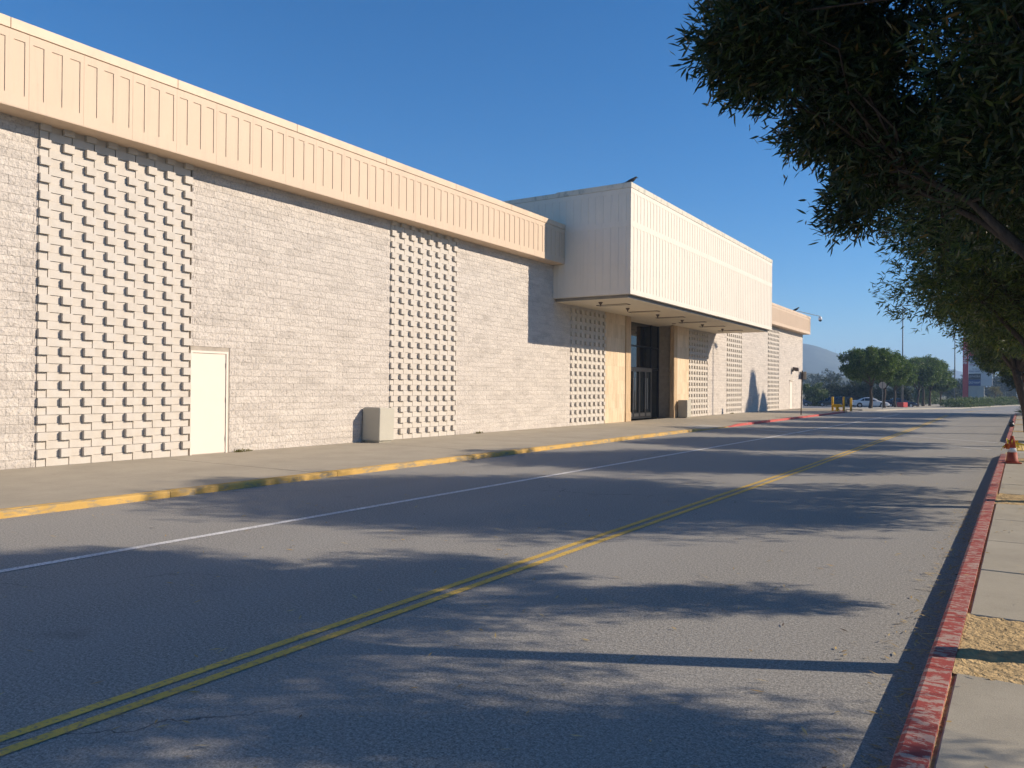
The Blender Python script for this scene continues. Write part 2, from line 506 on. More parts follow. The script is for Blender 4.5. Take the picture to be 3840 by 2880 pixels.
M['hill'] = plain('hillside_scrub', (0.105, 0.125, 0.105), 0.95, 0.35, 0.012)
M['hill_far'] = plain('far_hillside', (0.11, 0.13, 0.12), 0.95, 0.2, 0.006)
M['hill_near'] = plain('wooded_slope', (0.05, 0.06, 0.03), 0.95, 0.5, 0.05)
M['litter_white'] = plain('scrap_paper', (0.7, 0.7, 0.7), 0.7, 0.05, 9)
M['lamp_brown'] = plain('bronze_fixture', (0.10, 0.072, 0.055), 0.5, 0.2, 8)
gl = NT('tinted_glass')
gl.base((0.008, 0.010, 0.012)); gl.rough(0.03, 0.8)
M['glass'] = gl.m

# ------------------------------------------------------------------ setting: ground, road, markings
def strip(name, mat, xs, ys, zoff, parent=None):
    v = [(x, y, G(y) + zoff) for y in ys for x in xs]
    nx = len(xs)
    f = [(j * nx + i, j * nx + i + 1, (j + 1) * nx + i + 1, (j + 1) * nx + i) for j in range(len(ys) - 1) for i in range(nx - 1)]
    return link(name, np_mesh(name, v, f), mat, parent)

tag(strip('ground', M['earth'], [-2500, -300, 0, 300, 2500], [-1500, 0, 64, 130, 300, 2950], -0.06), kind='structure')
tag(strip('road', M['asphalt'], [-75, -40, -14, 0, 45], [-14, 30, 64, 97, 130, 176], 0.0), kind='structure')

def ribbon(name, mat, pts, off0, off1, z=0.004, step=2.0):
    """flat painted line along a polyline (x, y)"""
    P = []
    for (a, b) in zip(pts[:-1], pts[1:]):
        n = max(1, int(math.hypot(b[0] - a[0], b[1] - a[1]) / step))
        for k in range(n): P.append((a[0] + (b[0] - a[0]) * k / n, a[1] + (b[1] - a[1]) * k / n))
    P.append(pts[-1])
    v = []
    for i, p in enumerate(P):
        a = P[max(0, i - 1)]; b = P[min(len(P) - 1, i + 1)]
        dx, dy = b[0] - a[0], b[1] - a[1]; L = math.hypot(dx, dy)
        nx, ny = dy / L, -dx / L
        for o in (off0, off1): v.append((p[0] + nx * o, p[1] + ny * o, G(p[1]) + z))
    f = [(2 * i, 2 * i + 1, 2 * i + 3, 2 * i + 2) for i in range(len(P) - 1)]
    return tag(link(name, np_mesh(name, v, f), mat), kind='structure')

YEL = [(-3.66, -10), (-3.635, 1.7), (-3.58, 7), (-3.44, 16.5), (-3.36, 40), (-3.44, 58)]
ribbon('yellow_centre_line', M['line_y'], YEL, -0.107, -0.036)
ribbon('yellow_centre_line', M['line_y'], YEL, 0.036, 0.107)
ribbon('yellow_centre_line', M['line_y'], [(-3.2, 76), (-2.6, 100), (-0.5, 128)], -0.1, 0.1)
ribbon('white_lane_line', M['line_w'], [(-7.12, -10), (-7.03, 3), (-6.75, 19), (-6.42, 41), (-6.3, 58)], -0.05, 0.05)
ribbon('white_crosswalk_line', M['line_w'], [(-9.5, 31.9), (-0.45, 24.4)], -0.05, 0.05)
ribbon('white_crosswalk_line', M['line_w'], [(-9.4, 34.2), (-0.35, 27.9)], -0.05, 0.05)
for i in range(7):
    x0 = -6.2 + i * 0.75
    ribbon('white_stop_dash', M['line_w'], [(x0, 73.5), (x0 + 0.5, 73.4)], -0.16, 0.16)

def KX(y): return -0.435 + 0.0105 * y           # front edge of the right kerb
S = 0.095                                        # sidewalk level

# left sidewalk: slabs, with a ramp dip near Y 28.5 - 32
def ramp_drop(x, y):
    a = min(max((x + 11.5) / 1.6, 0), 1)
    b = min(max((y - 28.0) / 1.3, 0), 1) * min(max((33.4 - y) / 1.3, 0), 1)
    return -0.068 * a * b
walk_l = tag(empty('sidewalk_left', (-12, 30, S)), kind='structure')
yj = [-3.0, 3.85, 9.3, 14.9, 20.4, 25.8, 31.3, 36.8, 42.3, 47.8, 53.3, 58.9, 66.9]
for a, b in zip(yj[:-1], yj[1:]):
    g = 0.009
    ys = np.linspace(a + g, b - g, 13)
    xs = [-14.6, -13.2, -12.2, -11.5, -11.0, -10.5, -10.1, -9.905]
    v = []
    for y in ys:
        for x in xs:
            if y > 60.6 and x > -14: x = max(-14.6 + (x + 14.6) * 0.0 + x, -14.6) if x < -9.6 - (y - 60.6) * 0.22 else -9.9 - (y - 60.6) * 0.22
            v.append((x, y, S + ramp_drop(x, y)))
    n = len(v); nx = len(xs)
    v += [(p[0], p[1], -0.05) for p in v]
    f = [(j * nx + i, j * nx + i + 1, (j + 1) * nx + i + 1, (j + 1) * nx + i) for j in range(len(ys) - 1) for i in range(nx - 1)]
    ring = [i for i in range(nx)] + [j * nx + nx - 1 for j in range(1, 13)] + [12 * nx + i for i in range(nx - 2, -1, -1)] + [j * nx for j in range(11, 0, -1)]
    for i, p in enumerate(ring):
        q = ring[(i + 1) % len(ring)]
        f.append((q, p, p + n, q + n))
    link('slab', np_mesh('slab', v, f), M['walk_l'], walk_l).location = (12, -30, -S)
strip('joint_filler', M['kerb_bare'], [-14.5, -9.95], [-3, 66], -0.02 + S * 0.75, walk_l).location = (12, -30, -S)
pr = MB().add([(-10.9, 29.35, S - 0.02), (-9.92, 29.3, S - 0.0635), (-9.92, 32.05, S - 0.0635), (-10.9, 32.0, S - 0.02)], [(0, 1, 2, 3)])
tag(pr.build('kerb_ramp', M['ramp']), kind='structure')

def kerb_left(name, y0, y1, mat):
    root = tag(empty(name, (-9.85, y0, 0)), kind='structure')
    n = max(1, round((y1 - y0) / 3.05)); d = (y1 - y0) / n
    for i in range(n):
        a, b = y0 + i * d + 0.004, y0 + (i + 1) * d - 0.004
        mb = MB(); v = []; st = np.linspace(a, b, 7)
        for y in st:
            dz = ramp_drop(-9.9, y)
            x = -9.78 - (0 if y < 57.5 else (y - 57.5) ** 2 * 0.035)
            t = S + 0.004 + dz
            for (px, pz) in ((-0.12, t), (-0.062, t), (-0.060, t - 0.022), (-0.044, t - 0.022), (-0.042, t - 0.003), (-0.012, t - 0.012), (0.0, max(t - 0.03, 0.004)), (0.008, -0.03), (-0.12, -0.03)):
                v.append((x + px + 9.85, y - y0, pz))
        f = []
        for j in range(6):
            for k in range(9):
                q = (k + 1) % 9
                f.append((j * 9 + k, j * 9 + q, (j + 1) * 9 + q, (j + 1) * 9 + k))
        f += [tuple(range(8, -1, -1)), tuple(54 + k for k in range(9))]
        mb.add(v, f).build('kerb_segment', mat, root)
kerb_left('kerb_left_yellow', -3.0, 31.9, M['kerb_y'])
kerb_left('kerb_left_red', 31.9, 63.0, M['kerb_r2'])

# right kerb in segments (broken by the crosswalk ramp), slabs and tree wells
kerb_r = tag(empty('kerb_right', (KX(0), 0, 0)), kind='structure')
kj = [-3.2, -1.6, -0.1, 1.5, 3.1, 4.66, 5.92, 8.94, 11.96, 13.2, 16.0, 19.0, 22.4]
kj2 = [28.0, 30, 33, 36, 39, 42, 45, 48, 51, 54, 57, 60, 63]
def ksec(y, h):
    x = KX(y)
    return [(x + 0.0, -0.03), (x + 0.004, h - 0.03), (x + 0.012, h - 0.008), (x + 0.03, h), (x + 0.135, h), (x + 0.135, -0.03)]
for lst in (kj, kj2):
    for a, b in zip(lst[:-1], lst[1:]):
        v = []
        st = np.linspace(a + 0.0035, b - 0.0035, 6)
        for y in st:
            h = S + 0.006
            if y > 21.6 and y < 25: h *= max(0.15, (22.5 - y) / 0.9)
            if y < 28.8 and y > 25: h *= max(0.15, (y - 27.9) / 0.9)
            for (px, pz) in ksec(y, h): v.append((px - KX(0), y, pz))
        f = [(j * 6 + k, j * 6 + (k + 1) % 6, (j + 1) * 6 + (k + 1) % 6, (j + 1) * 6 + k) for j in range(5) for k in range(6)]
        f += [(5, 4, 3, 2, 1, 0), tuple(30 + k for k in range(6))]
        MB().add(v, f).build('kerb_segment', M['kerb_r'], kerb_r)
WELLS = [5.29, 12.6, 19.9, 34.2, 41.6, 48.9, 56.2, 63.6]
walk_r = tag(empty('sidewalk_right', (0, 0, S)), kind='structure')
edges = [-3.2, -1.6, -0.1, 1.5, 3.1, 4.66]
spans = list(zip(edges[:-1], edges[1:]))
for lst in ([5.92, 7.44, 8.93, 10.46, 11.96], [13.2, 14.55, 15.92, 17.6, 19.25], [20.5, 22.4], [28.0, 29.6, 31.2, 32.6, 33.6], [34.8, 36.2, 37.7, 39.2, 41.0], [42.2, 43.7, 45.2, 46.7, 48.3], [49.5, 51, 52.5, 54, 55.6], [56.8, 58.4, 60, 61.5, 63.0]):
    spans += list(zip(lst[:-1], lst[1:]))
rnd = random.Random(4)
for a, b in spans:
    lift = rnd.uniform(-0.004, 0.004)
    mb = MB()
    y0, y1 = a + 0.004, b - 0.004
    x0a, x0b = KX(y0) + 0.152, KX(y1) + 0.152
    e = 0.008
    v = [(x0a + e, y0 + e, lift), (2.1, y0 + e, lift), (2.1, y1 - e, lift), (x0b + e, y1 - e, lift),
         (x0a, y0, lift - e), (2.11, y0, lift - e), (2.11, y1, lift - e), (x0b, y1, lift - e),
         (x0a, y0, -0.12), (2.11, y0, -0.12), (2.11, y1, -0.12), (x0b, y1, -0.12)]
    f = [(0, 1, 2, 3)]
    for k in range(2):
        for i in range(4):
            j = (i + 1) % 4
            f.append((k * 4 + j, k * 4 + i, k * 4 + 4 + i, k * 4 + 4 + j))
    mb.add(v, f).build('slab', M['walk_r'], walk_r)
# ramp slab and its tactile plate
mb = MB()
v = [(KX(22.4) + 0.14, 22.42, 0.012 - S), (2.1, 22.42, 0.0), (2.1, 27.98, 0.0), (KX(28) + 0.14, 27.98, 0.012 - S)]
mb.add(v, [(0, 1, 2, 3)]).build('slab', M['ramp'], walk_r)
mb = MB().box(0.02, 0.62, 24.0, 26.8, -S + 0.02, -S + 0.045)
tp = mb.build('tactile_plate', M['tactile'], walk_r)
mb = MB()
for i in range(6):
    for j in range(26):
        mb.lathe([(0.018, 0), (0.013, 0.006)], 0.07 + i * 0.1, 24.1 + j * 0.104, 6, -S + 0.045)
tag(mb.build('dome', M['tactile'], tp), kind='stuff')
# expansion gap full of grit
tag(link('joint_debris', np_mesh('joint_debris', [(KX(y) + o, y, S - 0.016) for y in (-3, 22.4) for o in (0.1, 0.3)], [(0, 1, 3, 2)]), M['dirt']), kind='structure')
# tree wells
def bumpy(name, x0, x1, y0, y1, nx, ny, z, amp, seed, mat):
    r = np.random.RandomState(seed)
    h = r.rand(ny + 1, nx + 1)
    for _ in range(2):
        h = (h + np.roll(h, 1, 0) + np.roll(h, 1, 1) + np.roll(h, -1, 0)) / 4 * 0.75 + 0.25 * r.rand(ny + 1, nx + 1)
    xs = np.linspace(0, 1, nx + 1); ys = np.linspace(y0, y1, ny + 1)
    v = []
    for j, y in enumerate(ys):
        a = KX(y) + 0.137 if x0 is None else x0
        for i, t in enumerate(xs): v.append((a + (x1 - a) * t, y, z + (h[j, i] - 0.5) * amp))
    f = [(j * (nx + 1) + i, j * (nx + 1) + i + 1, (j + 1) * (nx + 1) + i + 1, (j + 1) * (nx + 1) + i) for j in range(ny) for i in range(nx)]
    return link(name, np_mesh(name, v, f, True), mat)
for i, y in enumerate(WELLS):
    k = 1 if i < 2 else 3
    tag(bumpy('tree_well_dirt', None, 2.1, y - 0.66, y + 0.66, 44 // k, 28 // k, S - 0.006, 0.045, 10 + i, M['dirt']), kind='structure')
tag(strip('planting_strip', M['earth'], [2.1, 9.0], [-14, 30, 64, 90], 0.03), kind='structure')

# ------------------------------------------------------------------ the building
WX, CW, CH = -14.41, 0.4064, 0.1524
B0 = Vector((WX, 35.0, S))
bld = tag(empty('department_store', B0), 'long beige concrete block store with peach fascia and projecting cream canopy', 'building')
def bpart(mb, name, mat, parent=None, smooth=False):
    """mesh given in world coordinates, as a part of the building"""
    mb.v = [(p[0] - B0.x, p[1] - B0.y, p[2] - B0.z) for p in mb.v]
    return mb.build(name, mat, parent or bld, smooth=smooth)

wb = MB().box(-40, WX - 0.075, -3, 31.76, 0, 6.3).box(-40, WX - 0.075, 38.1, 66.68, 0, 6.3).box(-40, -17.4, 31.76, 38.1, 0, 6.3)
for (a, b) in ((-3, 6.985), (10.04, 16.21), (19.255, 26.66), (42.94, 46.45), (49.5, 55.87), (58.92, 66.69)): wb.box(WX - 0.2, WX - 0.012, a, b, 0, 6.29)
wall = bpart(wb, 'wall', M['mortar'])
PANELS = [(6.99, 3.03), (16.218, 3.03), (26.67, 3.03), (39.9, 3.03), (46.46, 3.03), (55.88, 3.03)]
DOORS = [(10.035, 10.955, 2.29), (62.21, 63.35, 2.27)]
def canopy_covers(y0, z0): return 25.3 < y0 < 44.4 and z0 > 4.80
rng = np.random.RandomState(7)
def split_mesh(seed, nx, nz, amp, w=CW, h=CH):
    r = np.random.RandomState(seed)
    g = 0.0027
    ys = np.linspace(-w / 2 + g, w / 2 - g, nx + 1); zs = np.linspace(-h / 2 + g, h / 2 - g, nz + 1)
    v, f = [], []
    for j, z in enumerate(zs):
        for i, y in enumerate(ys):
            edge = i in (0, nx) or j in (0, nz)
            x = r.uniform(-0.004, 0.003) if edge else r.uniform(-amp * 0.7, amp * 1.0)
            v.append((x, y + (0 if edge else r.uniform(-0.012, 0.012)), z + (0 if edge else r.uniform(-0.01, 0.01))))
    N = nx + 1
    f = [(j * N + i, j * N + i + 1, (j + 1) * N + i + 1, (j + 1) * N + i) for j in range(nz) for i in range(nx)]
    ring = list(range(N)) + [j * N + nx for j in range(1, nz + 1)] + [nz * N + i for i in range(nx - 1, -1, -1)] + [j * N for j in range(nz - 1, 0, -1)]
    n0 = len(v)
    v += [(-0.02, v[i][1], v[i][2]) for i in ring]
    for k in range(len(ring)):
        q = (k + 1) % len(ring)
        f.append((ring[q], ring[k], n0 + k, n0 + q))
    return np.array(v, np.float32), np.array(f, np.int32)
segs = []                                     # (row, y0, y1)
spans_w = [(3.4, 6.985), (10.04, 16.21), (19.255, 26.66), (42.94, 46.45), (49.5, 55.87), (58.92, 66.7)]
for row in range(41):
    z0 = S + row * CH
    off = (row % 2) * CW / 2
    for (a, b) in spans_w:
        k = math.floor((a - off) / CW)
        while True:
            y0, y1 = off + k * CW, off + (k + 1) * CW
            k += 1
            if y0 >= b: break
            y0, y1 = max(y0, a), min(y1, b)
            if y1 <= y0 + 0.03: continue
            if canopy_covers(y0, z0 + 0.02): continue
            for (d0, d1, dz) in DOORS:
                if z0 + 0.03 < dz and y1 > d0 - 0.05 and y0 < d1 + 0.05:
                    if y0 < d0 - 0.05: y1 = d0 - 0.05
                    elif y1 > d1 + 0.05: y0 = d1 + 0.05
                    else: y1 = y0
            if y1 - y0 < 0.03: continue
            segs.append((row, y0, y1))
segs.sort(key=lambda s: (s[1] < 6.2, s[1] ** 2 + ((s[0] - 9) * 0.12) ** 2 * 2))
near, rest = segs[:300], segs[300:]
variants = []
for i in range(14):
    v, f = split_mesh(100 + i, 5, 2, 0.013)
    variants.append(np_mesh('split_face_block', v, f))
    variants[-1].materials.append(M['split'])
for i, (row, y0, y1) in enumerate(near):
    o = link('split_face_block', variants[rng.randint(14)], None, wall)
    o.location = (0, (y0 + y1) / 2 - B0.y, (row + 0.5) * CH)
    o.scale = (1, (y1 - y0) / CW, 1)
base = [split_mesh(200 + i, 4, 2, 0.013) for i in range(24)]
V, Fc, n = [], [], 0
for (row, y0, y1) in rest:
    v, f = base[rng.randint(24)]
    v = v.copy()
    v[:, 1] = v[:, 1] * (y1 - y0) / CW + (y0 + y1) / 2 - B0.y
    v[:, 2] += (row + 0.5) * CH
    V.append(v); Fc.append(f + n); n += len(v)
tag(link('split_face_blocks', np_mesh('split_face_blocks', np.concatenate(V), np.concatenate(Fc)), M['split'], wall), kind='stuff')

# patterned panels: every second course has half of each block standing proud
PP, PW = 0.061, 0.182
def pat_a(w=CW, end=False):
    mb = MB(); g = 0.003
    if end: return mb.box(-0.08, PP, g, w - g, -CH / 2 + g, CH / 2 - g)
    poly = [(-0.08, g), (PP, g), (PP, PW), (-0.018, PW), (-0.018, w - 0.004), (-0.08, w - 0.004)]
    return mb.prism(poly, 2, -CH / 2 + g, CH / 2 - g)
def pat_b(w): return MB().box(-0.08, 0.0, 0.009, w - 0.009, -CH / 2 + 0.003, CH / 2 - 0.003)
me_a, me_e, me_b, me_c = pat_a().mesh('patterned_block'), pat_a(PW, True).mesh('patterned_block'), pat_b(CW).mesh('patterned_block'), pat_b(0.168).mesh('patterned_block')
for me in (me_a, me_e, me_b, me_c): me.materials.append(M['smooth_block'])
def mesh_np(me):
    v = np.zeros(len(me.vertices) * 3, np.float32); me.vertices.foreach_get('co', v)
    return v.reshape(-1, 3), [tuple(p.vertices) for p in me.polygons]
pat = []
for pi, (py, pw) in enumerate(PANELS):
    for row in range(41):
        z0 = S + row * CH
        if canopy_covers(py + 1, z0 + 0.02): continue
        if row % 2:
            for k in range(7): pat.append((me_a, py + k * CW, row, pi))
            pat.append((me_e, py + 7 * CW, row, pi))
        else:
            pat.append((me_c, py, row, pi))
            for k in range(7): pat.append((me_b, py + 0.168 + k * CW, row, pi))
pat.sort(key=lambda s: (s[3], abs(s[2] - 17)))
pan1 = bpart(MB().box(WX - 0.3, WX - 0.07, 6.99, 10.02, 0, 6.2), 'patterned_panel', M['mortar'])
for (me, y, row, pi) in pat[:300]:
    link('patterned_block', me, None, pan1, (0, y - B0.y, (row + 0.5) * CH))
restp = MB()
for (me, y, row, pi) in pat[300:]:
    v, f = mesh_np(me)
    restp.add([(p[0], p[1] + y - B0.y, p[2] + (row + 0.5) * CH) for p in v], f)
tag(restp.build('patterned_blocks', M['smooth_block'], wall), kind='stuff')

# service doors
for (y0, y1, h) in DOORS:
    d = bpart(MB().bbox(WX - 0.05, WX - 0.008, y0 + 0.045, y1 - 0.05, S + 0.012, h - 0.05, 0.003), 'door', M['door'])
    fr = MB().box(WX - 0.05, WX + 0.012, y0, y0 + 0.04, S, h).box(WX - 0.05, WX + 0.012, y1 - 0.045, y1, S, h).box(WX - 0.05, WX + 0.012, y0 + 0.0405, y1 - 0.0455, h - 0.045, h)
    bpart(fr, 'door_frame', M['door'], d)
    hg = MB()
    for z in (0.35, 1.2, 1.95): hg.tube([(WX + 0.014, y1 - 0.046, z), (WX + 0.014, y1 - 0.046, z + 0.1)], 0.009, 6)
    bpart(hg, 'hinge', M['door'], d)
bpart(MB().prism([(WX, 2.31), (WX + 0.10, 2.29), (WX + 0.10, 2.32), (WX, 2.36)], 1, 62.15, 63.4), 'door_hood', M['cream'])

# fascia: moulded panels with three sunk fields each, coping above, soffit below
FX, FZ0, FZ1, CZ = -13.91, 6.16, 7.61, 7.43
def field_panel(w, z0, z1, fields, depth):
    """plate in the plane x = 0 facing +x, with sunk fields (y0, y1, z0, z1)"""
    ys = sorted({0.0, w} | {q for f in fields for q in f[:2]})
    zs = sorted({z0, z1} | {q for f in fields for q in f[2:]})
    mb = MB()
    def inside(y, z): return any(f[0] < y < f[1] and f[2] < z < f[3] for f in fields)
    for i in range(len(ys) - 1):
        for j in range(len(zs) - 1):
            a, b, c, d = ys[i], ys[i + 1], zs[j], zs[j + 1]
            x = -depth if inside((a + b) / 2, (c + d) / 2) else 0
            mb.quad((x, a, c), (x, b, c), (x, b, d), (x, a, d))
    for (a, b, c, d) in fields:
        e = 0.006
        mb.quad((0, a, c), (0, b, c), (-depth, b, c), (-depth, a, c))
        mb.quad((0, b, d), (0, a, d), (-depth, a, d), (-depth, b, d))
        mb.quad((0, a, d), (0, a, c), (-depth, a, c), (-depth, a, d))
        mb.quad((0, b, c), (0, b, d), (-depth, b, d), (-depth, b, c))
    for (y, s) in ((0.0, 1), (w, -1)): mb.quad((0, y, z0), (0, y, z1), (-0.05, y, z1), (-0.05, y, z0))
    mb.quad((0, 0, z0), (0, w, z0), (-0.05, w, z0), (-0.05, 0, z0))
    mb.quad((0, 0, z1), (0, w, z1), (-0.05, w, z1), (-0.05, 0, z1))
    return mb
PIT = 0.9165
flds = [(0.06 + i * PIT / 3, 0.06 + i * PIT / 3 + 0.178, 0.205, 1.115) for i in range(3)]
me_f = field_panel(PIT - 0.003, 0.0, CZ - FZ0 - 0.012, flds, 0.014).mesh('fascia_panel')
me_f.materials.append(M['peach'])
def fascia(y0, y1, first):
    root = bpart(MB().box(WX - 0.6, FX - 0.035, y0 + 0.02, y1 - 0.02, FZ0 + 0.004, FZ1 - 0.02), 'fascia', M['peach'])
    y = first
    while y < y1 - 0.02:
        o = link('fascia_panel', me_f, None, root)
        o.location = (FX - B0.x, y - B0.y, FZ0 - B0.z)
        if y + PIT > y1: o.scale = (1, (y1 - y) / PIT, 1)
        y += PIT
    y = first
    while y < y1 - 0.02:
        e = min(y + 3.058, y1)
        bpart(MB().bbox(WX - 0.3, FX + 0.012, y + 0.003, e - 0.003, CZ, FZ1, 0.006), 'coping', M['peach_cop'], root)
        y += 3.058
    bpart(MB().box(WX - 0.02, FX - 0.003, y0, y1 - 0.004, FZ0 - 0.012, FZ0 + 0.002), 'fascia_soffit', M['peach'], root)
    return root
fascia(0.15, 25.24, 0.165)
fr = fascia(44.52, 67.2, 44.53)
bpart(MB().box(WX - 6, FX - 0.002, 67.14, 67.2, FZ0, FZ1 - 0.02), 'end_return', M['peach'], fr)
bpart(MB().box(-40, WX - 0.25, -3, 67, 6.3, 7.3), 'roof', M['pyl_conc'])

# canopy
CX, CY0, CY1, CZ0, CZ1, CCZ = -11.28, 25.26, 44.52, 4.91, 8.85, 8.66
can = bpart(MB().box(-18.0, CX - 0.03, CY0 + 0.03, CY1 - 0.03, CZ0 + 0.005, CCZ), 'canopy', M['cream'])
pit = (CY1 - CY0) / 64
fl = []
for i in range(4):
    y = 0.125 + i * pit
    fl += [(y, y + 0.155, 0.17, 2.39), (y, y + 0.155, 2.60, 3.585)]
me_c1 = field_panel(4 * pit - 0.0015, 0.0, CCZ - CZ0 - 0.008, fl, 0.010).mesh('canopy_panel'); me_c1.materials.append(M['cream'])
for i in range(16):
    o = link('canopy_panel', me_c1, None, can)
    o.location = (CX - B0.x, CY0 + i * 4 * pit - B0.y, CZ0 - B0.z)
for i in range(5):                                # near side, facing the camera
    o = link('canopy_panel', me_c1, None, can)
    o.location = (CX - 0.0 - 4 * pit * (i + 1) - B0.x - 0.001, CY0 - B0.y, CZ0 - B0.z)
    o.rotation_euler = (0, 0, R(-90))
for i in range(5):
    o = link('canopy_panel', me_c1, None, can)
    o.location = (CX - 4 * pit * i - B0.x - 0.001, CY1 - B0.y, CZ0 - B0.z)
    o.rotation_euler = (0, 0, R(90))
y = CY0 - 0.012
for i in range(7):
    e = min(y + 3.05, CY1 + 0.012)
    bpart(MB().bbox(CX - 0.3, CX + 0.014, y + 0.002, e - 0.002, CCZ, CZ1, 0.006), 'coping', M['coping_old'], can)
    y += 3.05
for yy in (CY0 - 0.014, CY1 - 0.286):
    for a, b in ((-14.3, CX - 0.302), (-18, -14.304)):
        bpart(MB().bbox(a, b, yy, yy + 0.3, CCZ, CZ1 - (0.0 if a > -15 else 0.03), 0.006), 'coping', M['coping_old'], can)
bpart(MB().box(-18, CX - 0.31, CY0 + 0.3, CY1 - 0.3, CCZ, CZ1 - 0.1), 'canopy_roof', M['pyl_conc'], can)
SZ = 4.80
sof = bpart(MB().box(-17.3, CX - 0.19, CY0 + 0.2, CY1 - 0.2, SZ, CZ0 + 0.003), 'soffit', M['soffit'], can)
edge = MB().box(CX - 0.188, CX - 0.176, CY0 + 0.19, CY1 - 0.19, SZ + 0.002, CZ0 + 0.002).box(-14.4, CX - 0.19, CY0 + 0.186, CY0 + 0.198, SZ + 0.002, CZ0 + 0.002)
bpart(edge, 'soffit_shade_strip', M['edge_shade'], can)  # thin strips along the slab edge, their shade painted as colour
for y in (27.2, 30.2, 33.2, 36.1, 39.0, 42.1):
    fx = MB().box(-13.58, -12.28, y, y + 0.03, SZ - 0.022, SZ - 0.0005).box(-13.58, -12.28, y + 0.30, y + 0.33, SZ - 0.022, SZ - 0.0005)
    fx.box(-13.58, -13.55, y + 0.031, y + 0.299, SZ - 0.022, SZ - 0.0005).box(-12.31, -12.28, y + 0.031, y + 0.299, SZ - 0.022, SZ - 0.0005)
    l = bpart(fx, 'light_frame', M['lamp_brown'], can)
    bpart(MB().box(-13.545, -12.315, y + 0.035, y + 0.295, SZ - 0.012, SZ - 0.0007), 'diffuser', M['soffit'], l)
for y in (26.3, 28.75, 31.9, 34.9, 37.75, 40.95):
    bpart(MB().lathe([(0.085, 0.0), (0.08, -0.02), (0.02, -0.11), (0.022, -0.13), (0.012, -0.15)], -12.95, y, 12, SZ - 0.001), 'downlight', M['lamp_brown'], can)
bpart(MB().lathe([(0.10, 0.0), (0.10, -0.02), (0.06, -0.03)], -14.0, 36.6, 12, SZ - 0.001), 'downlight', M['lamp_brown'], can)

# entrance: travertine front, recessed glazing
GX = -15.42
ent = bpart(MB().box(WX - 0.30, WX - 0.03, 29.72, 31.8, 0, 4.9).box(WX - 0.30, WX - 0.03, 38.06, 39.88, 0, 4.9).box(GX - 0.2, WX - 0.03, 38.14, 38.5, 0, 4.9), 'entrance', M['mortar'])
def tiles(org, du, dn, wid, hei, tw, th, seed, mat='trav_pale'):
    r = random.Random(seed)
    z, row = 0.0, 0
    while z < hei - 0.02:
        hh = min(th, hei - z)
        u = -(row % 2) * tw * 0.5
        while u < wid - 0.01:
            a, b = max(u, 0), min(u + tw, wid)
            if b - a > 0.02:
                d = 0.012 + r.uniform(0, 0.003)
                p0 = org + du * (a + 0.0012); p1 = org + du * (b - 0.0012)
                v = []
                for (p, q) in ((p0, 0), (p1, 0), (p1, d), (p0, d)):
                    for zz in (z + 0.0012, z + hh - 0.0012):
                        w = p + dn * q
                        v.append((w.x, w.y, S + zz))
                bpart(MB().add(v, [(0, 2, 3, 1), (4, 6, 7, 5), (2, 4, 5, 3), (6, 0, 1, 7), (0, 6, 4, 2), (1, 3, 5, 7)]), 'travertine_tile', M[mat], ent)
            u += tw
        z += th; row += 1
H_E = SZ - S
tiles(Vector((WX - 0.012, 29.72, 0)), Vector((0, 1, 0)), Vector((1, 0, 0)), 2.02, H_E, 0.405, 0.61, 1)
tiles(Vector((WX - 0.012, 38.12, 0)), Vector((0, 1, 0)), Vector((1, 0, 0)), 1.76, H_E, 0.405, 0.61, 2)
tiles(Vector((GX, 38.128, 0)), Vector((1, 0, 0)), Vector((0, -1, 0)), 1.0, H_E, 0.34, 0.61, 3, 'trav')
pier = bpart(MB().bbox(GX - 0.1, WX + 0.03, 31.79, 32.33, S, SZ - 0.001, 0.02).bbox(GX - 0.1, WX + 0.05, 31.775, 32.345, S, S + 0.42, 0.01), 'pier', M['trav'])
pier2 = bpart(MB().bbox(WX - 0.2, WX + 0.03, 37.66, 38.11, S, SZ - 0.001, 0.02).bbox(WX - 0.2, WX + 0.05, 37.645, 38.125, S, S + 0.42, 0.01), 'pier', M['trav'])
bpart(MB().box(-17.38, GX - 0.25, 31.9, 38.1, S, 4.7), 'interior', M['interior'])
gz = bpart(MB().box(GX - 0.012, GX, 32.36, 38.1, S + 0.02, SZ), 'glazing', M['glass'])
fm = MB()
zt, zd = 3.62, 2.52
for y in (32.36, 34.02, 37.12, 38.07): fm.box(GX - 0.05, GX + 0.05, y - 0.03, y + 0.03, S, SZ - 0.001)
for (a, b) in ((32.395, 33.985), (34.055, 37.085), (37.155, 38.035)):
    fm.box(GX - 0.05, GX + 0.05, a, b, zt, zt + 0.07); fm.box(GX - 0.05, GX + 0.05, a, b, zd, zd + 0.10)
bpart(fm, 'frame', M['black_frame'], gz)
for i in range(4):
    a = 34.08 + i * 0.752; b = a + 0.742
    lf = MB().box(GX + 0.0, GX + 0.055, a, a + 0.075, S + 0.01, zd - 0.005).box(GX, GX + 0.055, b - 0.075, b, S + 0.01, zd - 0.005)
    lf.box(GX, GX + 0.055, a + 0.0755, b - 0.0755, S + 0.01, S + 0.30).box(GX, GX + 0.055, a + 0.0755, b - 0.0755, zd - 0.11, zd - 0.005)
    d = bpart(lf, 'door', M['black_frame'])
    hd = MB().tube([(GX + 0.11, a + 0.10 if i % 2 else b - 0.10, 0.55), (GX + 0.11, a + 0.10 if i % 2 else b - 0.10, 2.1)], 0.016, 8)
    bpart(hd, 'handle', M['steel'], d)
    bpart(MB().box(GX + 0.056, GX + 0.062, a + 0.1, b - 0.1, S + 0.12, S + 0.26), 'kick_plate', M['steel'], d)
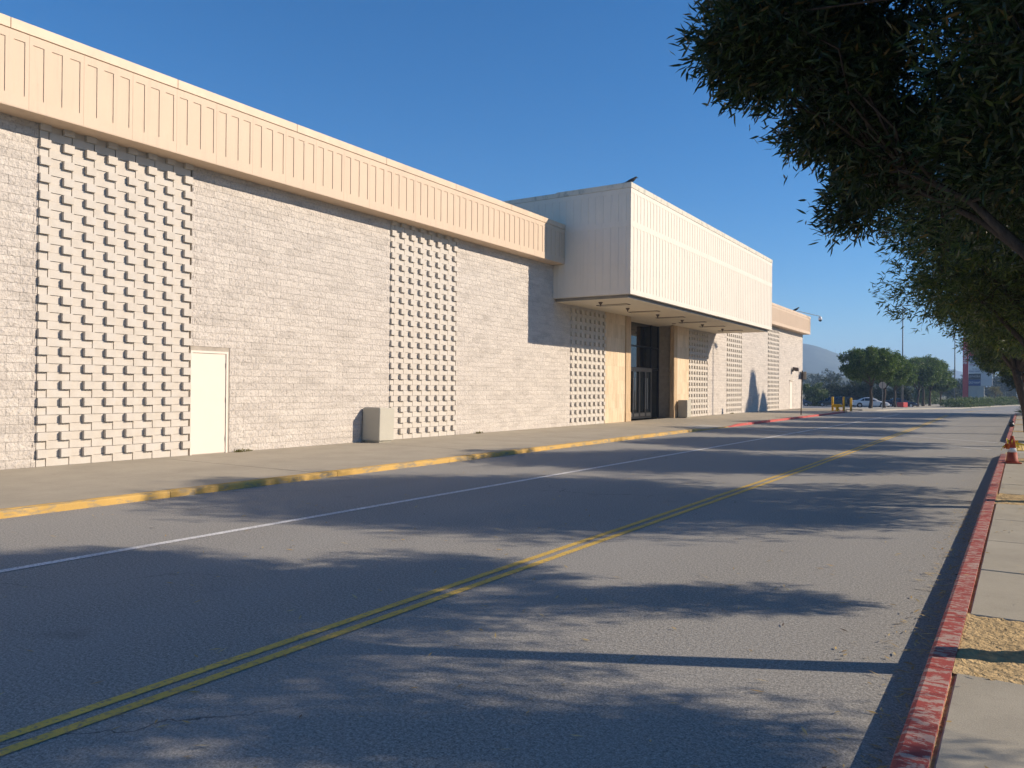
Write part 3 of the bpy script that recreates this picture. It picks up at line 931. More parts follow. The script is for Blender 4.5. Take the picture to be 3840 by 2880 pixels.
bpart(MB().box(GX + 0.02, GX + 0.14, 33.2, 33.42, 1.05, 1.22).box(GX + 0.14, GX + 0.2, 33.36, 33.42, 1.0, 1.27), 'push_button_box', M['sign_white'], gz)
# conduit down the wall right of the canopy, wall lamp
bpart(MB().box(WX + 0.02, WX + 0.09, 63.0, 63.16, 3.0, 3.18).prism([(WX + 0.09, 3.10), (WX + 0.42, 3.02), (WX + 0.50, 3.12), (WX + 0.46, 3.32), (WX + 0.09, 3.36)], 1, 62.9, 63.26), 'wall_lamp', M['lamp_brown'])

# ------------------------------------------------------------------ things on the left sidewalk and roof
def trash_can(loc, w, d, h, rot, label, tilt=0.0):
    t = tag(empty('trash_can', loc), label, 'trash can', 'trash cans along the store front')
    t.rotation_euler = (R(tilt), 0, rot)
    MB().bbox(-w / 2 + 0.05, w / 2 - 0.05, -d / 2 + 0.05, d / 2 - 0.05, 0, 0.05, 0.004).build('plinth', M['can'], t)
    MB().bbox(-w / 2, w / 2, -d / 2, d / 2, 0.045, h, 0.012).build('body', M['can'], t)
    lid = MB().bbox(-w / 2 + 0.03, w / 2 - 0.03, -d / 2 + 0.03, d / 2 - 0.03, h - 0.002, h + 0.012, 0.004)
    lid.build('lid', M['can'], t)
    return t
trash_can((-14.09, 15.42, S), 0.58, 0.60, 0.90, R(3), 'square beige trash can leaning slightly beside the second patterned panel', -1.6)
trash_can((-14.06, 38.34, S), 0.50, 0.60, 0.90, 0, 'square beige trash can beside the travertine entrance, half in shadow')

def crow(loc, rz, label, s=1.0, pitch=0.0):
    t = tag(empty('crow', loc, rz), label, 'bird', 'crows on the roof edge')
    P = [(-0.22, 0, 0.075), (-0.15, 0, 0.095), (-0.09, 0, 0.115), (-0.02, 0, 0.14), (0.05, 0, 0.175), (0.10, 0, 0.215), (0.135, 0, 0.25), (0.165, 0, 0.262), (0.19, 0, 0.256)]
    Rr = [0.018, 0.03, 0.05, 0.066, 0.066, 0.05, 0.04, 0.036, 0.018]
    MB().tube([(p[0] * s, 0, p[2] * s) for p in P], [r * s for r in Rr], 10).build('body', M['crow'], t, smooth=True)
    MB().tube([(0.185 * s, 0, 0.257 * s), (0.225 * s, 0, 0.25 * s), (0.25 * s, 0, 0.24 * s)], [0.014 * s, 0.010 * s, 0.002 * s], 8).build('beak', M['crow'], t)
    tl = MB(); v = [(-0.14, -0.028, 0.10), (-0.14, 0.028, 0.10), (-0.36, 0.038, 0.035), (-0.36, -0.038, 0.035)]
    v += [(p[0], p[1], p[2] - 0.018) for p in v]
    tl.add([tuple(q * s for q in p) for p in v], [(0, 1, 2, 3), (7, 6, 5, 4), (0, 4, 5, 1), (1, 5, 6, 2), (2, 6, 7, 3), (3, 7, 4, 0)]).build('tail', M['crow'], t)
    for sy in (-1, 1):
        MB().ellipsoid((-0.03 * s, sy * 0.055 * s, 0.14 * s), (0.15 * s, 0.02 * s, 0.05 * s), 10, 6, Matrix.Rotation(R(-20), 3, 'Y')).build('wing', M['crow'], t, smooth=True)
        MB().tube([(0.0, sy * 0.03 * s, 0.09 * s), (0.012 * s, sy * 0.03 * s, 0.0)], 0.006 * s, 6).build('leg', M['crow'], t)
crow((-11.42, 25.62, CZ1), R(38), 'crow perched on the near corner of the cream canopy', 1.0)
crow((-14.0, 62.4, FZ1), R(28), 'crow perched on the peach fascia by the far corner', 1.25)

t = tag(empty('security_camera', (-14.2, 63.8, FZ1)), 'white dome security camera on an arm over the far fascia', 'camera')
MB().bbox(-0.08, 0.08, -0.08, 0.08, 0, 0.03, 0.005).build('base_plate', M['pole_grey'], t)
MB().tube([(0, 0, 0.02), (0, 0, 0.16), (0.04, 0.1, 0.19), (0.95, 3.9, 0.06)], 0.025, 8).build('arm', M['pole_grey'], t)
MB().lathe([(0.03, 0.06), (0.09, 0.02), (0.14, -0.06), (0.15, -0.16), (0.14, -0.24)], 0.95, 3.9, 16).build('housing', M['sign_white'], t, smooth=True)
MB().lathe([(0.135, -0.241), (0.12, -0.31), (0.07, -0.36), (0.01, -0.38)], 0.95, 3.9, 16).build('dome', M['car_glass'], t, smooth=True)

# sign post near the red kerb, seen from behind
t = tag(empty('sign_post', (-10.42, 47.9, S)), 'brown post with two grey sign backs by the red kerb', 'sign')
MB().tube([(0, 0, -0.02), (0.05, 0.03, 2.62)], 0.034, 8).build('post', M['pole_brown'], t)
for k, a in ((0, 62), (1, -28)):
    pl = MB().bbox(-0.155, 0.155, -0.004, 0.004, 2.10, 2.56, 0.002).build('sign_plate', M['sign_back'], t, (0.05 + (0.10 if k else -0.10), 0.035 + (0.05 if k else -0.06), 0), (0, 0, R(a)))

# bollards and fire connection on the corner
for i, (x, y, h, lab) in enumerate(((-10.66, 58.9, 1.02, 'yellow bollard nearest the store wall, behind the yellow fire connection'), (-9.9, 58.8, 1.03, 'middle yellow bollard of three on the corner sidewalk'), (-9.62, 60.0, 0.95, 'rightmost yellow bollard of three, close to the kerb corner'))):
    b = tag(empty('bollard', (x, y, S)), lab, 'bollard', 'yellow bollards on the sidewalk corner')
    MB().lathe([(0.075, -0.02), (0.075, h - 0.05), (0.065, h - 0.02), (0.035, h)], 0, 0, 14).build('post', M['yellow'], b, smooth=True)
    MB().lathe([(0.10, -0.01), (0.10, 0.012), (0.082, 0.02)], 0, 0, 14).build('collar', M['kerb_bare'], b)
t = tag(empty('fire_connection', (-10.33, 58.75, S), R(8)), 'yellow cast fire department connection between the bollards', 'hydrant')
MB().lathe([(0.17, -0.01), (0.17, 0.03), (0.10, 0.06), (0.095, 0.22), (0.13, 0.30)], 0, 0, 14).build('pedestal', M['fdc'], t, smooth=True)
MB().bbox(-0.26, 0.26, -0.10, 0.10, 0.28, 0.50, 0.04).build('body', M['fdc'], t)
for sx in (-1, 1):
    MB().tube([(sx * 0.24, 0, 0.39), (sx * 0.34, 0, 0.38)], [0.085, 0.075], 12).build('inlet', M['fdc'], t)
MB().tube([(0.05, -0.02, 0.16), (0.14, -0.06, 0.13)], [0.05, 0.045], 10).build('drain', M['fdc'], t)

# ------------------------------------------------------------------ foliage
def unit(a): return a / np.maximum(np.linalg.norm(a, axis=-1, keepdims=True), 1e-9)

def leaf_mesh(name, pos, dirs, per, L, Wd, rs, spread=(0.35, 1.25), droop=0.1, jit=0.05, six=False):
    n = len(pos) * per
    P = np.repeat(pos, per, 0) + rs.normal(0, jit, (n, 3))
    D = np.repeat(dirs, per, 0)
    a = rs.uniform(spread[0], spread[1], (n, 1))
    rnd_ = unit(np.cross(D, unit(rs.normal(0, 1, (n, 3)))))
    d = unit(D * np.cos(a) + rnd_ * np.sin(a) + np.array([0, 0, -droop]))
    s = unit(np.cross(d, unit(rs.normal(0, 1, (n, 3)))))
    l = L * rs.uniform(0.65, 1.25, (n, 1)); w = Wd * rs.uniform(0.7, 1.2, (n, 1)) * 0.5
    b = P; tip = P + d * l
    q = np.arange(n)
    if six:
        nn = np.cross(d, s)
        m1 = P + d * l * 0.30; m2 = P + d * l * 0.65 + nn * l * 0.05
        tip = tip - nn * l * 0.02
        V = np.stack([b, m1 + s * w, m2 + s * w * 0.85, tip, m2 - s * w * 0.85, m1 - s * w], 1).reshape(-1, 3)
        q = (q * 6)[:, None]
        Fq = np.concatenate([q + np.array([0, 1, 2, 5]), q + np.array([5, 2, 3, 4])], 0)
        return np_mesh(name, V, Fq)
    mid = P + d * l * 0.42
    V = np.stack([b, mid + s * w, tip, mid - s * w], 1).reshape(-1, 3)
    Fq = (q * 4)[:, None] + np.array([0, 1, 2, 3])
    return np_mesh(name, V, Fq)

def crown_tufts(c, r, nclump, ntuft, rs, clump_r=0.26, zmin=-0.55, inner=0.35, flat=0.7):
    d = unit(rs.normal(0, 1, (nclump * 4, 3)))
    d = d[d[:, 2] > zmin][:nclump]
    f = rs.uniform(inner ** 2, 1.0, (len(d), 1)) ** 0.5
    rad = np.array(r) * (1 + 0.08 * np.sin(d[:, :1] * 5 + c[0] * 3) * np.cos(d[:, 1:2] * 4.0 + c[1]))
    C = np.array(c) + d * rad * f
    cr = np.mean(r) * clump_r * rs.uniform(0.7, 1.25, (len(d), 1))
    k = rs.normal(0, 0.52, (len(d), ntuft, 3))
    k = k / np.maximum(1, np.linalg.norm(k, axis=2, keepdims=True) / 1.15) * cr[:, None, :] * np.array([1, 1, flat])
    T = C[:, None, :] + k
    out = unit(T - (np.array(c) - np.array([0, 0, r[2] * 0.6])))
    D = unit(unit(k) * 0.8 + out * 0.7 + rs.normal(0, 0.35, k.shape))
    return C, T.reshape(-1, 3), D.reshape(-1, 3)

def limbs(mb, base, fork, C, rs, r0, nl=6, sub=4, twig_r=0.010, n=8):
    base = np.array(base, float); fork = np.array(fork, float)
    wob = rs.normal(0, 0.05, (4, 3)); wob[0] = 0
    tr = [base + (fork - base) * t + wob[i] * (1 if 0 < i < 3 else 0) for i, t in enumerate((0, 0.35, 0.7, 1.0))]
    mb.tube([base - [0, 0, 0.1]] + tr, [r0 * 1.55, r0 * 1.25, r0 * 0.98, r0 * 0.9, r0 * 0.85], max(n, 10), True)
    idx = rs.permutation(len(C))
    main = idx[:nl]
    pts = []
    for i in main:
        e = fork + (C[i] - fork) * 0.92
        mid = fork + (e - fork) * 0.5 + np.array([0, 0, 0.12]) + rs.normal(0, 0.1, 3)
        q1 = fork + (mid - fork) * 0.5 + rs.normal(0, 0.05, 3)
        mb.tube([fork - (fork - tr[2]) * 0.2, q1, mid, e], [r0 * 0.52, r0 * 0.38, r0 * 0.26, twig_r], n)
        pts += [q1, (q1 + mid) / 2, mid, mid + (e - mid) * 0.3, mid + (e - mid) * 0.6, mid + (e - mid) * 0.85]
    pts = np.array(pts)
    for i in idx[nl:]:
        j = np.argmin(np.linalg.norm(pts - C[i], axis=1) + 0.55 * rs.rand(len(pts)))
        a = pts[j]; dd = C[i] - a
        m1 = a + dd * 0.35 + rs.normal(0, 0.10, 3) + [0, 0, 0.06]; m2 = a + dd * 0.7 + rs.normal(0, 0.10, 3) + [0, 0, 0.06]
        mb.tube([a, m1, m2, C[i]], [r0 * 0.15, r0 * 0.11, r0 * 0.075, twig_r * 0.6], max(5, n - 3))

def twigs(mb, C, T, rs, count, r=0.004):
    per = len(T) // len(C)
    for k in rs.choice(len(T), min(count, len(T)), False):
        a = Vector(C[k // per]); b = Vector(T[k])
        mb.tube([a, (a + b) / 2 + Vector(rs.normal(0, 0.03, 3)), b], [r, r * 0.8, r * 0.5], 3, False)

def street_tree(y, x, c, r, nclump, ntuft, per, L, Wd, mat, seed, label, r0=0.10, fork_z=1.75, lean=(0, 0), ntwig=400, six=False, zmin=-0.5, extra=None, clump_r=0.24):
    rs = np.random.RandomState(seed)
    t = tag(empty('street_tree', (x, y, S)), label, 'tree', 'trees in the right sidewalk')
    C, T, D = crown_tufts(c, r, nclump, ntuft, rs, clump_r, zmin)
    if extra is not None:
        for (ec, er, en) in extra:
            C2, T2, D2 = crown_tufts(ec, er, en, ntuft, rs, 0.5, -1, 0.1)
            C = np.concatenate([C, C2]); T = np.concatenate([T, T2]); D = np.concatenate([D, D2])
    o = np.array([x, y, S])
    mb = MB()
    limbs(mb, (0, 0, 0), (lean[0], lean[1], fork_z), C - o, rs, r0, 9)
    mb.build('trunk', M['bark_dark'], t, smooth=True)
    tw = MB(); twigs(tw, C - o, T - o, rs, ntwig)
    if ntwig: tag(tw.build('twigs', M['bark_dark'], t), kind='stuff')
    fo = link('foliage', leaf_mesh('foliage', T - o, D, per, L, Wd, rs, six=six), mat, t)
    tag(fo, kind='stuff')
    return t

street_tree(5.29, 0.33, (1.35, 6.1, 4.3), (2.75, 2.5, 1.8), 330, 46, 15, 0.094, 0.0168, M['leaf_near'], 3,
            'nearest street tree, narrow dark leaves overhanging the top right of the road', 0.085, 1.85, (0.05, 0.15), 2200, True, -0.85, [((2.2, 8.15, 2.5), (0.8, 0.45, 0.5), 8), ((1.3, 8.2, 3.1), (0.8, 0.5, 0.6), 10), ((3.4, 5.9, 2.9), (0.9, 0.6, 0.6), 14),
             ((-1.22, 5.25, 3.85), (0.45, 0.5, 0.34), 10), ((-1.22, 5.3, 4.35), (0.5, 0.55, 0.42), 11), ((-1.05, 5.6, 5.0), (0.55, 0.6, 0.45), 12), ((-1.0, 5.7, 3.62), (0.45, 0.5, 0.36), 10), ((-0.85, 6.3, 3.4), (0.45, 0.5, 0.36), 10), ((-0.85, 6.95, 3.15), (0.45, 0.5, 0.34), 9), ((0.2, 5.6, 3.0), (0.8, 0.8, 0.4), 16), ((0.9, 7.0, 2.9), (0.9, 0.9, 0.4), 16)], 0.2)
street_tree(12.6, 0.50, (1.3, 13.3, 4.0), (2.85, 2.6, 1.85), 320, 40, 14, 0.11, 0.021, M['leaf_mid'], 5,
            'second street tree from the camera, olive leaves hanging above the red kerb', 0.095, 1.8, (0.0, 0.1), 900, False, -0.85, [((2.4, 15.3, 2.5), (1.0, 1.0, 0.7), 16), ((2.0, 12.6, 2.3), (0.9, 0.9, 0.6), 12)])
street_tree(19.9, 0.62, (1.25, 20.5, 4.0), (2.75, 2.6, 1.85), 270, 34, 12, 0.13, 0.028, M['leaf_mid'], 6,
            'third street tree from the camera, standing behind the traffic cone', 0.10, 1.8, (0.1, 0.1), 300, False, -0.8, [((2.4, 22.4, 2.5), (1.0, 1.0, 0.7), 14)])
street_tree(34.2, 0.60, (1.0, 34.8, 4.3), (2.6, 2.7, 1.75), 200, 34, 11, 0.16, 0.038, M['leaf_mid'], 8,
            'thick dark trunked street tree at the right picture edge behind the cone', 0.17, 2.3, (-0.45, 0.1), 100, False, -0.7)
for i, (y, x, lab) in enumerate(((27.2, 1.75, 'street tree set back behind the crosswalk ramp on the right'), (41.6, 0.95, 'fifth street tree along the right kerb, behind the thick trunked one'), (48.9, 1.0, 'sixth street tree along the right kerb, seen under the nearer crowns'), (56.2, 1.05, 'seventh street tree along the right kerb, next before the stop sign'), (63.6, 0.95, 'last street tree of the right row, dark crown beside the stop sign'))):
    street_tree(y, x, (x - 0.25, y + 0.3, 4.0 + G(y)), (2.35, 2.7, 1.7), 150, 28, 10, 0.2, 0.055, M['leaf_dark'] if i == 4 else M['leaf_mid'], 20 + i, lab, 0.13, 1.9, (-0.1, 0), 0, False, -0.7)

# tall conifers right of the picture (their pointed shadow falls on the far wall)
def conifer(x, y, h, r, seed, label, group=None):
    rs = np.random.RandomState(seed)
    t = tag(empty('conifer', (x, y, G(y))), label, 'tree', group)
    MB().tube([(0, 0, -0.1), (0, 0, h * 0.5), (0, 0, h * 0.97)], [0.2, 0.12, 0.02], 8).build('trunk', M['bark_dark'], t)
    n = 2600
    u = rs.uniform(0, 1, n) ** 0.8
    z = h * (0.14 + 0.86 * (1 - u)); rad = r * (u ** 0.75) * (0.55 + 0.45 * rs.rand(n)) * (1 + 0.25 * np.sin(z * 3.1))
    a = rs.uniform(0, 2 * np.pi, n)
    T = np.stack([rad * np.cos(a), rad * np.sin(a), z], 1)
    D = unit(np.stack([np.cos(a), np.sin(a), np.full(n, 0.25)], 1))
    tag(link('foliage', leaf_mesh('foliage', T, D, 14, 0.32, 0.07, rs, jit=0.12), M['leaf_dark'], t), kind='stuff')
conifer(3.5, 62.2, 12.6, 3.6, 1, 'tall pointed conifer right of the road, its shadow on the far wall', 'conifers right of the road')
conifer(3.7, 64.9, 11.3, 3.4, 2, 'shorter conifer beside the tall pointed one right of the road', 'conifers right of the road')

# rounded trees on the far island
def round_tree(seed, r, h, trunk_h, leafL, n=70, k=26, per=9, mat='leaf_isl', r0=0.16):
    rs = np.random.RandomState(seed)
    t = empty('island_tree', (0, 0, 0))
    c = (0.0, 0.0, h - r[2] * 0.95)
    C, T, D = crown_tufts(c, r, n, k, rs, 0.22, -0.75, 0.5)
    mb = MB(); limbs(mb, (0, 0, 0), (0.12, 0, trunk_h), C, rs, r0, 6, n=7)
    mb.build('trunk', M['bark_dark'], t, smooth=True)
    tag(link('foliage', leaf_mesh('foliage', T, D, per, leafL, leafL * 0.42, rs, jit=0.08), M[mat], t), kind='stuff')
    return t
p1 = round_tree(41, (2.6, 2.6, 1.75), 6.0, 2.3, 0.2, 110, 34, 10)
p2 = round_tree(42, (2.8, 2.75, 1.85), 6.3, 2.2, 0.2, 120, 34, 10)
ISL = [(-11.9, 85.5, p1, 1.0, 20, 'dark rounded tree at the near end of the far island'),
       (-12.5, 100.5, p2, 1.0, 70, 'rounded island tree directly behind the far stop sign'),
       (-13.4, 119.0, p1, 1.06, 160, 'yellow green island tree beside the red lamp base'),
       (-12.2, 136.5, p2, 1.2, 40, 'large domed tree left of the pylon, nearest trunk of its clump'),
       (-11.9, 141.5, p1, 1.28, 250, 'second trunk in the clump of domed trees left of the pylon'),
       (-11.3, 146.0, p2, 1.16, 300, 'third trunk in the clump of domed trees left of the pylon'),
       (-9.9, 149.5, p1, 0.86, 100, 'small rounded tree at the right end of the domed clump')]
for i, (x, y, src, s, a, lab) in enumerate(ISL):
    o = src if i in (0, 1) else copy_tree(src)
    o.location = (x, y, G(y) + 0.08); o.scale = (s, s, s); o.rotation_euler = (0, 0, R(a))
    tag(o, lab, 'tree', 'rounded trees on the far island')

# island and far kerbs
def kerb_line(y):
    return float(np.interp(y, [68.5, 70.5, 92, 110, 130, 150, 167, 176], [-10.2, -8.9, -9.3, -8.5, -6.2, -3.0, 0.4, 3.0]))
isl = []
ys = [68.6, 69.2, 70, 71.5, 75, 80, 86, 92, 98, 104, 110, 116, 122, 128, 134, 140, 146, 152, 158, 164, 170, 174]
v, f = [], []
for y in ys:
    x = kerb_line(y)
    xl = -15.0 if y < 132 else -15.0 + (y - 132) * 0.1
    for (px, pz) in ((x, -0.05), (x, 0.10), (x - 0.16, 0.115), (x - 0.165, 0.105), (xl, 0.105), (xl, -0.05)): v.append((px, y, G(y) + pz))
for j in range(len(ys) - 1):
    for k in range(5): f.append((j * 6 + k, j * 6 + k + 1, (j + 1) * 6 + k + 1, (j + 1) * 6 + k))
f.append((0, 1, 4, 5))
tag(MB().add(v, f).build('island', M['kerb_bare']), kind='structure')

def cloud(name, loc, r, seed, label, cat, mat, n=40, k=22, per=8, L=0.2, group=None, zmin=-0.2, stem=True, W_=0.4):
    rs = np.random.RandomState(seed)
    t = tag(empty(name, loc), label, cat, group)
    C, T, D = crown_tufts((0, 0, r[2] * 0.35), r, n, k, rs, 0.24, zmin, 0.4)
    T[:, 2] = np.maximum(T[:, 2], 0.03)
    if stem:
        mb = MB(); limbs(mb, (0, 0, 0), (0, 0, max(0.15, r[2] * 0.2)), C, rs, 0.03 + 0.02 * r[2], 5, n=6)
        mb.build('trunk', M['bark_dark'], t)
    tag(link('foliage', leaf_mesh('foliage', T, D, per, L, L * W_, rs, jit=0.1), M[mat], t), kind='stuff')
    return t
# ground cover and hedges by the pylon
for i in range(9):
    y = 138 + i * 4.2
    x = kerb_line(y) - 2.2
    cloud('hedge_shrub', (x, y, G(y) + 0.1), (1.9, 2.6, 0.95), 60 + i, 'low green groundcover shrub along the far kerb, number %s from the domed trees' % ('first second third fourth fifth sixth seventh eighth ninth'.split()[i]) if False else
          ['low green shrub at the foot of the domed trees', 'low green shrub just right of the domed trees', 'low green shrub behind the pale far kerb, left of the lamp pole', 'low green shrub under the far lamp pole', 'low green shrub left of the red pylon blade', 'low green shrub under the red pylon blade', 'low green shrub in front of the pylon column', 'low green shrub right of the pylon column', 'low green shrub at the end of the far kerb'][i],
          'shrub', 'leaf_bush', 30, 18, 7, 0.22, 'low shrubs along the far kerb', -0.1, False)
for i, (x, y) in enumerate(((-2.0, 180), (0.6, 181), (3.2, 182))):
    cloud('olive_shrub', (x, y, G(y)), (1.8, 1.2, 1.15), 80 + i, ['olive yellow shrub right of the pylon column', 'olive yellow shrub midway between pylon and street trees', 'olive yellow shrub nearest the street tree trunks'][i], 'shrub', 'leaf_olive', 30, 18, 7, 0.24, 'olive shrubs across the far street', -0.1, False)
# bushes and trees behind the parked cars
for i, (x, y, r, mat, lab) in enumerate((
    (-26.5, 131, (2.3, 2.0, 2.7), 'leaf_bush', 'light green rounded bush beside the store corner'),
    (-27.5, 146, (3.4, 2.8, 3.6), 'leaf_dark', 'dark tree behind the light green bush'),
    (-22.0, 152, (3.2, 2.6, 2.1), 'leaf_bush', 'low bush behind the dark van'),
    (-22.8, 139, (2.8, 2.4, 3.2), 'leaf_dark', 'dark spreading tree left behind the white sedan'),
    (-19.8, 141, (2.8, 2.4, 3.9), 'leaf_dark', 'dark spreading tree right behind the white sedan'),
    (-16.6, 150, (2.4, 2.0, 3.6), 'leaf_dark', 'dark tree between the lamp base and the island trees'),
    (-13.5, 166, (3.0, 2.6, 2.9), 'leaf_bush', 'pale bush behind the clump of domed trees'),
    (-9.5, 205, (3.4, 2.8, 4.4), 'leaf_dark', 'dark round tree just left of the red pylon blade'))):
    cloud('background_tree', (x, y, G(y)), r, 120 + i, lab, 'tree', mat, 44, 22, 8, 0.3, 'trees behind the parking lot', -0.3)
for i, (x, y, r) in enumerate(((-7.5, 300, (6, 4, 7.0)), (-2.5, 310, (5.5, 4, 6.0)), (2.5, 300, (6, 4, 7.2)), (-14, 305, (5.5, 4, 6.2)), (7, 295, (5, 4, 6.5)), (-22, 300, (6, 4, 5.5)), (-31, 300, (6, 4, 5.0)), (-45, 300, (7, 5, 6.5)), (-55, 300, (7, 5, 7.5)), (-66, 310, (7, 5, 6.5)))):
    cloud('distant_tree', (x, y, G(y)), r, 150 + i, ['distant dark tree just right of the pylon column', 'distant tree right of the small palm', 'distant tree near the street tree trunks on the right', 'distant tree seen left of the pylon', 'distant tree behind the right street trees', 'distant tree behind the domed clump', 'distant tree behind the lamp post', 'distant tree behind the white sedan', 'distant tree behind the bollards', 'distant tree at the store corner'][i], 'tree', 'leaf_dark', 40, 20, 8, 0.55, 'distant tree line', -0.3)
# small palm
t = tag(empty('palm_tree', (-3.0, 205, G(205))), 'small yellowish palm right of the pylon column', 'tree')
MB().tube([(0, 0, -0.1), (0.1, 0, 1.6), (0.15, 0, 2.7)], [0.18, 0.14, 0.12], 8).build('trunk', M['bark'], t)
rs = np.random.RandomState(5)
a = rs.uniform(0, 2 * np.pi, 26); e = rs.uniform(-0.5, 0.9, 26)
D = np.stack([np.cos(a) * np.cos(e), np.sin(a) * np.cos(e), np.sin(e)], 1)
T = (np.array([0.15, 0, 2.7]) + D[:, None, :] * np.linspace(0.2, 1.5, 7)[None, :, None] - np.array([0, 0, 0.28]) * (np.linspace(0, 1.2, 7) ** 2)[None, :, None]).reshape(-1, 3)
tag(link('foliage', leaf_mesh('foliage', T, np.repeat(D, 7, 0), 8, 0.5, 0.07, rs, jit=0.03), M['leaf_olive'], t), kind='stuff')
# spiky plant at the end of the right sidewalk
t = tag(empty('agave_plant', (0.85, 68.5, G(68.5) + 0.05)), 'spiky green plant beside the right stop sign', 'plant')
a = rs.uniform(0, 2 * np.pi, 60); e = rs.uniform(0.2, 1.4, 60)
mb = MB()
for k in range(60):
    d = Vector((math.cos(a[k]) * math.cos(e[k]), math.sin(a[k]) * math.cos(e[k]), math.sin(e[k])))
    mb.tube([(0, 0, 0), d * 0.35, d * 0.75 - Vector((0, 0, 0.06))], [0.03, 0.025, 0.003], 4, False)
mb.build('leaf', M['leaf_bush'], t)

# ------------------------------------------------------------------ text helper
def text(name, s, size, mat, parent, loc, rot, xs=1.0, depth=0.01, align='CENTER'):
    cu = bpy.data.curves.new(name, 'FONT')
    cu.body = s; cu.size = size; cu.extrude = depth; cu.align_x = align; cu.align_y = 'CENTER'
    tmp = bpy.data.objects.new('tmp_text', cu); COL.objects.link(tmp)
    dg = bpy.context.evaluated_depsgraph_get()
    me = bpy.data.meshes.new_from_object(tmp.evaluated_get(dg))
    bpy.data.objects.remove(tmp); bpy.data.curves.remove(cu)
    me.name = name
    me.materials.clear()
    o = link(name, me, mat, parent, loc, rot)
    o.scale = (xs, 1, 1)
    return o

# ------------------------------------------------------------------ stop signs
def octagon(r): return [(r * math.cos(R(22.5 + 45 * i)), r * math.sin(R(22.5 + 45 * i))) for i in range(8)]
def stop_sign(loc, rz, d, h, label, post):
    t = tag(empty('stop_sign', loc, rz), label, 'sign', 'stop signs')
    MB().tube([(0, 0, -0.05), (0, 0, h)], 0.03, 8).build('post', post, t)
    z = h - d / 2
    pl = MB().prism([(p[0], p[1] + z) for p in octagon(d / 2 / math.cos(R(22.5)))], 1, -0.038, -0.034).build('plate', M['sign_back'], t)
    MB().prism([(p[0], p[1] + z) for p in octagon(d / 2 / math.cos(R(22.5)) * 0.995)], 1, -0.042, -0.0385).build('border', M['sign_white'], pl)
    MB().prism([(p[0], p[1] + z) for p in octagon(d / 2 / math.cos(R(22.5)) * 0.93)], 1, -0.045, -0.0425).build('face', M['sign_red'], pl)
    text('lettering', 'STOP', d * 0.42, M['sign_white'], pl, (0, -0.046, z), (R(90), 0, 0), 0.85, 0.001)
    return t
stop_sign((0.62, 60.2, S), R(2), 0.56, 2.28, 'red stop sign facing the camera behind the right street trees', M['pole_grey'])
stop_sign((-9.75, 77.2, G(77) + 0.1), R(172), 0.60, 2.46, 'stop sign seen from behind on the far island', M['pole_grey'])

# ------------------------------------------------------------------ lamp posts
def lamp_post(loc, h, label, block, heads=2, rz=0.0, r=0.12):
    t = tag(empty('lamp_post', loc, rz), label, 'street lamp', 'tall lamp posts')
    if block: MB().bbox(-0.5, 0.5, -0.5, 0.5, 0, 0.72, 0.05).build('base_block', M['red_block'], t)
    b0 = 0.70 if block else 0.0
    MB().tube([(0, 0, b0), (0, 0, h * 0.5), (0, 0, h)], [r, r * 0.75, r * 0.5], 12).build('pole', M['pole_grey'], t, smooth=True)
    MB().box(-0.2, 0.2, -0.2, 0.2, b0, b0 + 0.05).build('base_plate', M['pole_grey'], t)
    MB().tube([(-0.55, 0, h), (0.55 if heads == 2 else 0.05, 0, h)], 0.045, 8).build('arm', M['pole_grey'], t)
    for sx in ((-1, 1) if heads == 2 else (-1,)):
        MB().bbox(sx * 0.85 - 0.33, sx * 0.85 + 0.33, -0.17, 0.17, h - 0.07, h + 0.05, 0.03).build('lamp_head', M['lamp_brown'], t)
    return t
lamp_post((-13.0, 123.5, G(123.5) + 0.1), 14.5, 'tall lamp post on a red concrete block between the far trees', True, 2, R(-30))
lamp_post((-10.6, 201, G(201)), 16.5, 'far lamp pole standing left of the red pylon', False, 2, R(-30), 0.16)
lamp_post((1.9, 53.1, S), 13.4, 'lamp post right of the road, its shadow on the store wall', False, 2, R(60), 0.10)
# birds on the far lamp arm
for i, (dx, lab) in enumerate(((-0.2, 'small dark bird on the left of the far lamp arm'), (0.75, 'small dark bird on the right of the far lamp arm'))):
    a = R(-30)
    crow((-13.0 + dx * math.cos(a), 123.5 + dx * math.sin(a), G(123.5) + 0.1 + 14.545), R(60 + 40 * i), lab, 1.3)

